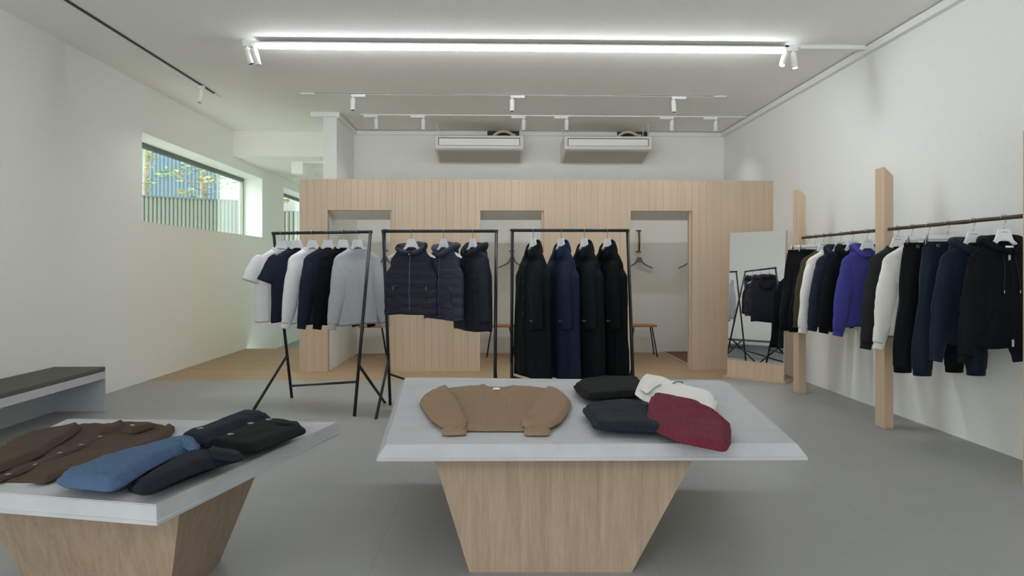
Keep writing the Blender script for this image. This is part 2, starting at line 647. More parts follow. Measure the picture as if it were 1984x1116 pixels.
# ------------------------------------------------------------------ fitting room block of oak boards
YP = 8.5
ZP = 2.385
PX0, PX1 = X_at(580, YP), XR
ZO = 2.0
OPEN = [(X_at(635, YP), X_at(760, YP)), (X_at(930, YP), X_at(1054, YP)), (X_at(1222, YP), X_at(1341, YP))]
edges = [PX0]
pw = 0.0905
while edges[-1] + pw < PX1:
    edges.append(edges[-1] + pw)
edges.append(PX1)
for a, b in OPEN:
    edges = [e for e in edges if abs(e - a) > 0.02 and abs(e - b) > 0.02] + [a, b]
edges.sort()
bm = bmesh.new()
for a, b in zip(edges, edges[1:]):
    mid = (a + b) / 2
    z0 = ZO if any(p < mid < q for p, q in OPEN) else 0.0
    box(bm, a + 0.0006, b - 0.0006, YP, YP + 0.03, z0, ZP, bevel=0.0009)
panel = structure('wall_fitting_rooms', bm, M['oak_panel'])
bm = bmesh.new()
prev = PX0
for a, b in OPEN + [(PX1, PX1)]:
    box(bm, prev + 0.002, a - 0.002, YP + 0.031, YP + 0.1, 0, ZP - 0.004)
    if b > a:
        box(bm, a - 0.002, b + 0.002, YP + 0.031, YP + 0.1, ZO + 0.002, ZP - 0.004)
    prev = b
link_mesh('backing_board', bm, M['oak'], panel)
# return wall of the block towards the passage
bm = bmesh.new()
box(bm, PX0 + 0.002, PX0 + 0.04, YP + 0.1, YB, 0, ZP - 0.004)
link_mesh('return_board', bm, M['oak_panel'], panel)
# white cubicle partitions and lids
bm = bmesh.new()
for x in (OPEN[0][0] - 0.06, -0.72, 1.25, 3.25):
    box(bm, x, x + 0.055, YP + 0.1, YB, 0, ZO + 0.02)
structure('wall_cubicle_partitions', bm, M['wall'])
for i, (a, b) in enumerate(OPEN):
    bm = bmesh.new()
    rings = [[Vector((x, y, z)) for y, z in ((YP + 0.102, ZO), (YP + 0.36, ZO - 0.09), (YP + 0.38, ZO - 0.09), (YP + 0.38, ZO + 0.2), (YP + 0.102, ZO + 0.2))] for x in (a, b + 0.2)]
    loft(bm, rings, True, True, True)
    structure('trim_%d' % (i + 5), bm, M['trim'])
for i, (a, b) in enumerate(OPEN):
    bm = bmesh.new()
    box(bm, b - 0.03, b + 0.0, YP + 0.03, YP + 0.1, 0.005, ZO + 0.0, bevel=0.002)
    structure('door_%d' % (i + 1), bm, M['oak'])

# brown mat with a pale edge strip in the third cubicle
bm = bmesh.new()
box(bm, 2.6, 3.24, 8.75, YB - 0.01, 0.0, 0.012)
t = tag(link_mesh('floor_mat', bm, M['rug']), 'dark brown floor mat with pale edge strip inside the fitting room beside the mirror', 'mat')
bm = bmesh.new()
box(bm, 2.575, 2.6, 8.75, YB - 0.01, 0.0, 0.016)
link_mesh('edge_strip', bm, M['oak'], t)

# ------------------------------------------------------------------ outside the windows
bm = bmesh.new()
box(bm, -22, XL - 0.4, -6, 26, -0.3, -0.25)
structure('ground', bm, M['ground'])


def fence(name, p0, p1, ztop, step, label):
    p0, p1 = Vector(p0), Vector(p1)
    d = (p1 - p0)
    L = d.length
    d.normalize()
    ang = math.atan2(d.y, d.x)
    root = thing(name, label, 'fence', (p0.x, p0.y, -0.25), ang)
    bm = bmesh.new()
    n = int(L / step)
    for i in range(n):
        x = (i + 0.5) * step
        r = step * 0.47
        tube(bm, [(x, -0.01, 0.0), (x, -0.01, ztop + 0.25)], r, 10)
    link_mesh('slats', bm, M['fence'], root, True)
    bm = bmesh.new()
    box(bm, 0, L, -0.04, 0.06, ztop + 0.25, ztop + 0.275)
    link_mesh('cap_rail', bm, M['frame'], root)
    bm = bmesh.new()
    box(bm, 0, L, 0.05, 0.07, 0.0, ztop + 0.25)
    link_mesh('backing', bm, M['frame'], root)
    return root


fence('slatted_fence', (-8.2, 10.35), (-4.62, 12.62), 2.50, 0.064, 'pale green fence of upright round slats outside the long side window')
fence('slatted_fence', (-6.4, 17.6), (-4.40, 17.6), 2.72, 0.11, 'grey green fence of upright slats outside the passage window')


def corrugated(bm, x0, x1, y, z0, z1, pitch, amp):
    n = int((x1 - x0) / pitch) * 6
    rows = [[Vector((x0 + (x1 - x0) * i / n, y + amp * math.sin(2 * PI * i / 6), z)) for i in range(n + 1)] for z in (z0, z1)]
    back = [[Vector((x0, y + 0.2, z)), Vector((x1, y + 0.2, z))] for z in (z0, z1)]
    loft(bm, rows, close=False)
    b = [bm.verts.new(v) for v in (*back[0], *back[1])]
    bm.faces.new((b[0], b[1], b[3], b[2]))


bld = thing('neighbouring_building', 'blue corrugated metal building behind the fence outside the side window', 'building', (0, 0, -0.25))
bm = bmesh.new()
corrugated(bm, -15.0, -7.15, 18.0, 0, 9, 0.10, 0.025)
link_mesh('corrugated_cladding', bm, M['blue_metal'], bld, True)
bm = bmesh.new()
box(bm, -7.15, -4.9, 18.05, 18.5, 0, 9)
link_mesh('pale_facade', bm, M['pale_facade'], bld)


def tree(base, r, height, lean, seed, label, clusters):
    rnd = random.Random(seed)
    root = thing('young_tree', label, 'tree', base)
    pts = [Vector((lean * (k / 8) ** 2, 0.04 * math.sin(k * 1.3), height * k / 8)) for k in range(9)]
    link_mesh('trunk', tube_bm(pts, [r * (1 - 0.05 * k) for k in range(9)], 12), M['bark'], root, True)
    bw = Vector(base)
    for kind in ('leaf_green', 'leaf_yellow'):
        bm = bmesh.new()
        for (c, rad, n, k) in clusters:
            if k != kind:
                continue
            for _ in range(int(n * 0.36)):
                p = Vector(c) - bw + Vector((rnd.gauss(0, rad * 0.75), rnd.gauss(0, rad * 0.5), rnd.gauss(0, rad * 0.42)))
                s = rnd.uniform(0.03, 0.055)
                q = Matrix.Rotation(rnd.uniform(0, 6.3), 3, 'Z') @ Matrix.Rotation(rnd.uniform(-1.1, 1.1), 3, 'X')
                shape = [(-1, 0), (-0.4, 0.45), (0.3, 0.5), (1.1, 0), (0.3, -0.5), (-0.4, -0.45)]
                vs = [bm.verts.new(p + q @ Vector((a * s, b * s, 0.15 * s * abs(b)))) for a, b in shape]
                bm.faces.new(vs)
        if bm.verts:
            link_mesh('foliage', bm, M[kind], root)
        else:
            bm.free()
    bm = bmesh.new()
    for (c, rad, n, k) in clusters:
        e = Vector(c) - bw
        zt = min(height * 0.9, e.z - 0.25)
        s = Vector((lean * (zt / height) ** 2, 0, zt))
        tube(bm, [s, s.lerp(e, 0.5) + Vector((0, 0, -0.05)), e], [0.012, 0.009, 0.004], 6)
    link_mesh('branch', bm, M['bark'], root, True)


p1 = at_y(281, 380, 12.4)
p2 = at_y(396, 380, 13.3)


def cl(px, py, y, rad, n, k):
    return (tuple(at_y(px, py, y)), rad, n, k)


tree((p1.x, 12.4, -0.25), 0.06, 7.0, 0.15, 3, 'pale barked young tree nearest the near edge of the long side window',
     [cl(296, 300, 12.3, 0.16, 60, 'leaf_green'), cl(296, 350, 12.2, 0.14, 60, 'leaf_green'), cl(290, 320, 12.2, 0.1, 20, 'leaf_yellow')])
tree((p2.x, 13.3, -0.25), 0.058, 7.0, -0.1, 5, 'pale barked young tree seen beyond the middle of the long side window',
     [cl(350, 340, 12.9, 0.15, 55, 'leaf_yellow'), cl(358, 372, 12.9, 0.13, 55, 'leaf_yellow'), cl(372, 378, 12.9, 0.12, 50, 'leaf_green'),
      cl(365, 325, 13.0, 0.24, 110, 'leaf_green'), cl(405, 352, 13.0, 0.16, 60, 'leaf_yellow'), cl(420, 340, 13.0, 0.22, 90, 'leaf_green'),
      cl(330, 332, 13.2, 0.15, 50, 'leaf_green'), cl(445, 352, 13.1, 0.2, 60, 'leaf_green')])
p3 = at_y(553, 390, 18.6)
tree((p3.x, 17.85, -0.25), 0.05, 4.2, 0.1, 9, 'dark leafy tree above the fence outside the passage window',
     [cl(553, 386, 17.8, 0.12, 120, 'leaf_green'), cl(562, 380, 17.8, 0.12, 60, 'leaf_green')])

# passage ceiling box
t = thing('ceiling_unit', 'white box unit with thin frame under the passage ceiling', 'ceiling unit', (-3.1, 11.0, 2.98))
bm = box_bm(-0.09, 0.09, -0.1, 0.15, -0.2, 0.0, bevel=0.006)
link_mesh('housing', bm, M['lamp_white'], t)
bm = bmesh.new()
box(bm, 0.09, 0.7, -0.08, -0.06, -0.03, 0.0)
box(bm, 0.09, 0.7, 0.6, 0.62, -0.03, 0.0)
box(bm, 0.09, 0.11, -0.06, 0.6, -0.03, 0.0)
box(bm, 0.68, 0.7, -0.06, 0.6, -0.03, 0.0)
link_mesh('frame', bm, M['trim'], t)

# ------------------------------------------------------------------ ceiling lights
def track(name, label, x0, x1, y, z=ZC, w=0.034, h=0.012, along='X', slot=True, m=None):
    m = m or M['lamp_white']
    if along == 'X':
        L = x1 - x0
        t = thing(name, label, 'light track', (x0, y, z))
        link_mesh('rail_body', box_bm(0, L, -w / 2, w / 2, -h, 0), m, t)
        if slot:
            link_mesh('conductor_slot', box_bm(0.16, L - 0.16, -w / 2 - 0.0015, -w / 2, -h + 0.0035, -0.0025), M['black'], t)
    return t


track('light_track', 'long white ceiling track carrying the glowing tube and four small spotlights', X_at(470, 6.3), X_at(1560, 6.3), 6.3, h=0.022)
track('light_track', 'thin white ceiling track with three spotlights, in the middle of the ceiling', X_at(583, 8.17), X_at(1407, 8.17), 8.17)
track('light_track', 'thin white ceiling track with six spotlights just before the air conditioners', X_at(697, 9.27), XR - 0.056, 9.27, slot=False)
t = thing('light_track', 'black ceiling track running along the side wall with the windows', 'light track', (-3.3, 0.0, ZC))
link_mesh('rail_body', box_bm(-0.011, 0.011, 0, 8.18, -0.012, 0), M['black'], t)
link_mesh('end_feed', box_bm(-0.011, 0.011, 8.18, 8.38, -0.014, 0), M['lamp_white'], t)

# linear tube
xl0, xl1 = X_at(500, 6.3), X_at(1516, 6.3)
t = thing('linear_lamp', 'long glowing white tube lamp hung under the first ceiling track', 'lamp', (xl0, 6.3, ZC - 0.022))
link_mesh('housing', box_bm(0, xl1 - xl0, -0.06, 0.06, -0.014, 0), M['lamp_white'], t)
link_mesh('diffuser', box_bm(0, xl1 - xl0, -0.026, 0.026, -0.045, -0.014, bevel=0.006), M['glow'], t)


SPOT_W = 10.0


def spotlight(loc, label, tilt=(0, 0), adapter=1, lit=False, group='ceiling spotlights', size=1.0, alen=0.15):
    t = thing('spotlight', label, 'spotlight', loc, 0, group)
    s = size
    a0, a1 = (-0.02, alen) if adapter > 0 else (-alen, 0.02)
    if adapter == 0:
        a0, a1 = -0.035, 0.035
    link_mesh('track_adapter', box_bm(a0, a1, -0.017, 0.017, -0.03, 0, bevel=0.003), M['lamp_white'], t)
    link_mesh('joint', tube_bm([(0, 0, -0.03), (0, 0, -0.05)], 0.01, 10), M['lamp_white'], t)
    bm = bmesh.new()
    prof = [(0.012, 0.0), (0.026 * s, -0.004), (0.028 * s, -0.01), (0.028 * s, -0.15 * s), (0.024 * s, -0.152 * s), (0.022 * s, -0.14 * s)]
    lathe(bm, prof, 24)
    h = link_mesh('lamp_head', bm, M['lamp_white'], t, False, (0, 0, -0.045))
    for p in h.data.polygons:
        p.use_smooth = len(p.vertices) == 4
    bm = bmesh.new()
    lathe(bm, [(0.0225 * s, -0.143 * s), (0.0225 * s, -0.1475 * s), (0.012 * s, -0.146 * s)], 20)
    link_mesh('lens', bm, M['spot_glow'] if lit else M['black'], h)
    h.rotation_euler = (tilt[0], tilt[1], 0)
    ld_ = bpy.data.lights.new('spot_beam', 'SPOT')
    ld_.energy = SPOT_W
    ld_.color = (1.0, 0.99, 0.975)
    ld_.spot_size = R(120)
    ld_.spot_blend = 1.0
    ld_.shadow_soft_size = 0.02
    lo = bpy.data.objects.new('spot_beam', ld_)
    COL.objects.link(lo)
    lo.parent = h
    lo.location = (0, 0, -0.155 * s)
    return t


Z6 = ZC - 0.022
for px, tl, lab, lit in ((479, (0, R(-14)), 'tilted white spotlight at the window end of the first track, outer one of its pair', False),
                         (492, (R(10), R(-12)), 'tilted white spotlight at the window end of the first track, beside the glowing tube', False),
                         (1523, (R(-18), R(24)), 'lit white spotlight at the clothes rail end of the first track, beside the glowing tube', True),
                         (1537, (R(-8), R(-3)), 'white spotlight at the very end of the first track near the right wall', True)):
    spotlight((X_at(px, 6.3), 6.3, Z6), lab, tl, 0, lit)
for px, lab in ((684, 'white spotlight on the middle track above the shirt rack'), (992, 'white spotlight on the middle track above the brown sweater'),
                (1305, 'white spotlight on the middle track nearest the right wall')):
    spotlight((X_at(px, 8.17), 8.17, ZC - 0.012), lab, (R(-10), 0), 1)
for px, lab in ((729, 'white spotlight on the back track nearest the pier'), (820, 'white spotlight on the back track just before the first air conditioner'),
                (1015, 'white spotlight on the back track at the hose end of the first air conditioner'),
                (1098, 'white spotlight on the back track at the near end of the second air conditioner'),
                (1302, 'white spotlight on the back track just past the second air conditioner'),
                (1387, 'white spotlight on the back track nearest the right wall')):
    spotlight((X_at(px, 9.27), 9.27, ZC - 0.012), lab, (R(6), 0), -1, size=0.95, alen=0.17)
spotlight((-3.3, 7.83, ZC - 0.012), 'lone white spotlight at the end of the black ceiling track', (R(-6), R(6)), 0)


# ------------------------------------------------------------------ air conditioners
def aircon(x0, label):
    w = 1.25
    t = thing('air_conditioner', label, 'air conditioner', (x0, 9.72, 3.17))
    prof = [(0.0, 0.0), (-0.015, -0.01), (-0.02, -0.05), (-0.02, -0.15), (-0.03, -0.19), (0.0, -0.20), (0.55, -0.30), (0.6, -0.27), (0.6, 0.0)]
    bm = bmesh.new()
    for s0, s1 in ((0.0, w),):
        rings = [[Vector((x, y, z)) for y, z in prof] for x in (s0, s1)]
        loft(bm, rings, True, True, True)
    bmesh.ops.bevel(bm, geom=bm.edges[:], offset=0.006, segments=2, affect='EDGES')
    link_mesh('casing', bm, M['ac'], t)
    link_mesh('outlet_recess', box_bm(0.045, w - 0.045, -0.0215, -0.019, -0.145, -0.035), M['black'], t)
    link_mesh('louvre_flap', box_bm(0.055, w - 0.055, -0.030, -0.022, -0.142, -0.046, bevel=0.003), M['lamp_white'], t)
    bm = bmesh.new()
    a = [(0.02, -0.2065), (0.52, -0.2975)]
    v = [bm.verts.new((x, y, z)) for (y, z) in a for x in (0.03, w - 0.03)]
    v2 = [bm.verts.new((x, y, z - 0.006)) for (y, z) in a for x in (0.03, w - 0.03)]
    bm.faces.new((v2[0], v2[1], v2[3], v2[2]))
    bm.faces.new((v[0], v[1], v[3], v[2]))
    for i, j in ((0, 1), (1, 3), (3, 2), (2, 0)):
        bm.faces.new((v[i], v[j], v2[j], v2[i]))
    link_mesh('intake_grille', bm, M['ac_grille'], t)
    for x in (0.02, w - 0.02):
        for y in (0.14, 0.47):
            r = link_mesh('hanging_rod', tube_bm([(x, y, -0.02), (x, y, ZC - 3.17)], 0.005, 8), M['lamp_white'], t)
            link_mesh('rod_plate', tube_bm([(x, y, ZC - 3.17 - 0.008), (x, y, ZC - 3.17)], 0.02, 12), M['lamp_white'], r)
    pts = [(0.78 + 0.40 * (k / 12), 0.28 + 0.06 * math.sin(PI * k / 12), -0.02 + 0.15 * math.sin(PI * min(1, k / 12 * 1.02)) ** 0.7) for k in range(13)]
    link_mesh('hose', tube_bm(pts, 0.022, 10), M['hose'], t, True)
    link_mesh('hose_elbow', box_bm(1.09, 1.15, 0.2, 0.3, 0.0, 0.07, bevel=0.01), M['hose'], t)
    return t


aircon(X_at(843, 9.7), 'white ceiling hung air conditioner with hose, nearer the pier and window side')
aircon(X_at(1094, 9.7), 'white ceiling hung air conditioner with hose, nearer the right wall')
for px, a in ((975, 0), (1225, 1)):
    x = X_at(px, YB)
    t = link_mesh('wall_opening', box_bm(x - 0.24, x + 0.24, YB - 0.05, YB - 0.046, ZC - 0.075, ZC - 0.01), M['black'])
    tag(t, ('dark pipe opening in the back wall behind the first air conditioner hose', 'dark pipe opening in the back wall behind the second air conditioner hose')[a], 'wall opening')

# ------------------------------------------------------------------ bench by the left wall
t = thing('wall_bench', 'low pale steel bench with thin dark cushion along the window wall', 'bench', (XL, 3.0, 0))
bw = 0.47
LB = 3.22
link_mesh('end_panel', box_bm(0.014, bw, LB - 0.012, LB, 0, 0.403), M['bench'], t)
link_mesh('back_panel', box_bm(0.014, 0.026, 0, LB - 0.012, 0, 0.36), M['bench'], t)
link_mesh('front_apron', box_bm(bw - 0.012, bw, 0, LB - 0.012, 0.295, 0.36), M['bench'], t)
link_mesh('seat_board', box_bm(0.026, bw - 0.012, 0, LB - 0.012, 0.345, 0.36), M['bench'], t)
link_mesh('cushion', box_bm(0.018, bw + 0.004, 0, LB - 0.014, 0.361, 0.401, bevel=0.008), M['cushion'], t)

# ------------------------------------------------------------------ cubicle fittings: strap hooks, grey hangers, stools
def hook_bm():
    bm = bmesh.new()
    pts = [(0.019 * math.cos(R(200 - 17 * k)), 0, 0.019 * math.sin(R(200 - 17 * k))) for k in range(15)]
    pts += [(pts[-1][0] * 0.5, 0, -0.034), (0, 0, -0.045), (0, 0, -0.08)]
    tube(bm, pts, 0.0022, 8)
    return bm


def strap(loc, label):
    t = thing('strap_hook', label, 'wall hook', loc, 0, 'strap hooks in the fitting rooms')
    for z, nm in ((0.0, 'bracket'), (-0.32, 'bracket')):
        bm = bmesh.new()
        box(bm, -0.04, 0.04, -0.008, 0, z - 0.008, z + 0.008)
        box(bm, -0.012, 0.012, -0.06, -0.008, z - 0.004, z + 0.004)
        link_mesh(nm, bm, M['black_metal'], t)
    bm = bmesh.new()
    rings = []
    for k in range(13):
        u = k / 12
        y = -0.035 - 0.03 * math.sin(PI * u)
        z = -0.01 - 0.30 * u
        rings.append([Vector((-0.014, y, z)), Vector((0.014, y, z)), Vector((0.014, y - 0.006, z)), Vector((-0.014, y - 0.006, z))])
    loft(bm, rings, True, True, True)
    link_mesh('leather_strap', bm, M['leather'], t)
    return t


def hanger_body_bm(wd=0.195, th=0.007, drop=0.0):
    bm = bmesh.new()
    top = [(-0.034, -0.072), (0.034, -0.072), (0.042, -0.1), (0.058, -0.14), (0.105, -0.178), (wd - 0.03, -0.216), (wd - 0.002, -0.236), (wd - 0.006, -0.246),
           (wd - 0.035, -0.236), (0.095, -0.197), (0.055, -0.168), (0.03, -0.146), (0.0, -0.138)]
    poly = top + [(-x, z) for x, z in top[::-1] if x > 0.035 or (x > 0 and z < -0.13)]
    seen = []
    for p in poly:
        if p not in seen:
            seen.append(p)
    prism(bm, seen, -th, th)
    bmesh.ops.triangulate(bm, faces=[f for f in bm.faces if len(f.verts) > 4])
    return bm


HANGER = {}


def hanger(loc, rotz, label, m='hanger_white', group='white clothes hangers on the racks', wd=0.195, mark=False, rail=R(90)):
    key = (m, wd)
    t = thing('clothes_hanger', label, 'hanger', loc, rotz, group)
    if key not in HANGER:
        b = link_mesh('hanger_body', hanger_body_bm(wd), M[m], t)
        h = link_mesh('hook', hook_bm(), M['chrome'], t, True)
        h.rotation_euler.z = rail - R(90) - rotz
        HANGER[key] = (b.data, h.data)
    else:
        for nm, d in zip(('hanger_body', 'hook'), HANGER[key]):
            o = bpy.data.objects.new(nm, d)
            COL.objects.link(o)
            o.parent = t
            if nm == 'hook':
                o.rotation_euler.z = rail - R(90) - rotz
    if mark:
        link_mesh('printed_mark', box_bm(-0.022, 0.022, -0.0078, -0.0072, -0.092, -0.088), M['print'], t)
    return t


WB = YB
for px, y, st, lab, hl in ((747, 445, True, 'leather strap hook on the wall of the fitting room behind the vest rack', 'grey hanger on the strap hook between the shirt rack and vest rack'),
                           (992, 446, True, 'leather strap hook on the fitting room wall behind the coat rack post', 'grey hanger on the strap hook between the vest rack and coat rack'),
                           (1237, 447, True, 'leather strap hook in the open fitting room right of the coat rack', 'grey hanger below the strap hook above the stool in the third fitting room'),
                           (1339, 447, True, 'leather strap hook half hidden by the third fitting room door edge', 'grey hanger half hidden by the third fitting room door edge')):
    p = at_y(px, y, WB)
    strap((p.x, WB, p.z), lab)
    hanger((p.x, WB - 0.052, p.z - 0.335), R(4), hl, 'hanger_grey', 'grey hangers in the fitting rooms', 0.22)


def stool(x, y, rot, label):
    t = thing('stool', label, 'stool', (x, y, 0), rot, 'fitting room stools')
    link_mesh('seat', box_bm(-0.2, 0.2, -0.13, 0.13, 0.43, 0.46, bevel=0.012), M['oak_brown'], t)
    for sx in (-1, 1):
        for sy in (-1, 1):
            link_mesh('leg', tube_bm([(sx * 0.13, sy * 0.09, 0.428), (sx * 0.2, sy * 0.14, 0)], 0.009, 8), M['black_metal'], t, True)
        link_mesh('rung', tube_bm([(sx * 0.148, -0.102, 0.32), (sx * 0.148, 0.102, 0.32)], 0.006, 8), M['black_metal'], t, True)
    return t


stool(X_at(722, 9.95), 9.95, R(12), 'wood topped stool with black legs behind the grey shirt')
stool(X_at(970, 9.95), 9.95, R(0), 'wood topped stool with black legs between the vest rack and coat rack')
stool(X_at(1244, 9.95), 9.95, R(-4), 'wood topped stool with black legs in the open third fitting room')

# ------------------------------------------------------------------ standing mirror
ml = 0.66
mirror_ang = R(-43.2)
ml_p = at_z(1408.5, 727, 0.022)
t = thing('standing_mirror', 'tall rectangular mirror on an oak board and foot beside the fitting rooms', 'mirror', (ml_p.x, ml_p.y, 0), mirror_ang)
tilt = R(2.8)
link_mesh('foot', box_bm(-0.03, ml + 0.03, -0.05, 0.26, 0, 0.022, bevel=0.002), M['oak_x'], t)
b = link_mesh('board', box_bm(0, ml, 0, 0.035, 0, 1.685, bevel=0.001), M['oak'], t, False, (0, 0, 0.022))
b.rotation_euler = (-tilt, 0, 0)
g = link_mesh('mirror_glass', box_bm(0.006, ml - 0.006, -0.006, -0.0005, 0.19, 1.682), M['mirror'], b)

# ------------------------------------------------------------------ tables
H = 0.58


def inset_quad(q, d):
    """move each side of a ccw quad inwards by d"""
    out = []
    n = len(q)
    for i in range(n):
        p, a, b = q[i], q[i - 1], q[(i + 1) % n]
        e0 = (p - a).normalized()
        e1 = (b - p).normalized()
        n0 = Vector((-e0.y, e0.x, 0))
        n1 = Vector((-e1.y, e1.x, 0))
        m = (n0 + n1)
        m *= d / max(1e-6, (m.length_squared / 2))
        out.append(p + m)
    return out


def slab_table(label, top, out, dz, lip, ped_top, ped_bot, group=None):
    c = sum(top, Vector()) / 4
    t = thing('display_table', label, 'table', (c.x, c.y, 0), 0, group)
    off = Vector((c.x, c.y, 0))

    def at(q, z):
        return [Vector((p.x - c.x, p.y - c.y, z)) for p in q]
    wide = inset_quad(top, -out)
    lipq = inset_quad(top, -(out + 0.004))
    bm = bmesh.new()
    loft(bm, [at(top, H), at(wide, H - dz), at(wide, H - dz - 0.001), at(lipq, H - dz - 0.003), at(lipq, H - dz - lip), at(inset_quad(top, 0.02), H - dz - lip)], True, True, True)
    bmesh.ops.recalc_face_normals(bm, faces=bm.faces[:])
    es = [e for e in bm.edges if all(abs(v.co.z - H) < 1e-5 for v in e.verts)]
    bmesh.ops.bevel(bm, geom=es, offset=0.003, segments=2, affect='EDGES')
    link_mesh('table_slab', bm, M['concrete'], t)
    bm = bmesh.new()
    loft(bm, [at(ped_top, H - dz - lip), at(ped_bot, 0.0)], True, True, True)
    link_mesh('pedestal', bm, M['veneer'], t)
    return t


def V(x, y):
    return Vector((x, y, 0))


def flat(v):
    return Vector((v.x, v.y, 0))


mid = [flat(at_z(748, 861, H)), flat(at_z(1543.6, 859, H)), flat(at_z(1405, 737, H)), flat(at_z(786, 731, H))]
fb = 2.86
ptop = [V(X_at(836, fb), fb), V(X_at(1349, fb), fb - 0.03), V(1.02, 3.9), V(-0.30, 3.95)]
pbot = [V(X_at(909, fb), fb + 0.02), V(X_at(1224, fb), fb), V(0.70, 3.75), V(-0.12, 3.8)]
slab_table('pale concrete topped display table with the flat brown sweater, flaring wood pedestal', mid, 0.03, 0.043, 0.015, ptop, pbot)
lc_fr, lc_br = flat(at_z(303, 978, H)), flat(at_z(654, 817, H))
lc_bl = flat(at_z(131, 811, H))
ld = (flat(at_z(85, 832, H)) - lc_bl).normalized()
fd = (flat(at_z(0, 955, H)) - lc_fr).normalized()
den = ld.x * fd.y - ld.y * fd.x
w_ = lc_fr - lc_bl
lc_fl = lc_bl + ld * ((w_.x * fd.y - w_.y * fd.x) / den)
left_top = [lc_fl, lc_fr, lc_br, lc_bl]
lt_top = [V(-1.98, 2.62), V(-1.06, 2.36), V(-1.0, 3.12), V(-1.9, 3.12)]
lt_bot = [V(-1.80, 2.72), V(-1.18, 2.50), V(-1.195, 3.03), V(-1.8, 3.03)]
slab_table('pale concrete topped display table with brown cardigan, nearer the camera and the window wall', left_top, 0.006, 0.045, 0.013, lt_top, lt_bot)


# ------------------------------------------------------------------ folded knitwear on the tables
def seg_dist(p, a, b):
    ab = b - a
    t = max(0, min(1, (p - a).dot(ab) / max(1e-12, ab.length_squared)))
    return (p - a - ab * t).length


def smooth_outline(pts, step=0.012, rounds=2, sharp=()):
    """Chaikin-rounded closed outline, resampled"""
    raw = [Vector((q[0], q[1])) for q in pts]
    p = []
    for i, c in enumerate(raw):
        for nb in (raw[i - 1], None, raw[(i + 1) % len(raw)]):
            if nb is None:
                p.append(c)
            else:
                L = (nb - c).length
                p.append(c.lerp(nb, min(0.42, 0.03 / max(L, 1e-6))))
    for _ in range(rounds):
        out = []
        n = len(p)
        for i in range(n):
            a, b = p[i], p[(i + 1) % n]
            out += [a.lerp(b, 0.25), a.lerp(b, 0.75)]
        p = out
    res = []
    n = len(p)
    carry = 0.0
    for i in range(n):
        a, b = p[i], p[(i + 1) % n]
        L = (b - a).length
        d = carry
        while d < L:
            res.append(a.lerp(b, d / L))
            d += step
        carry = d - L
    return res


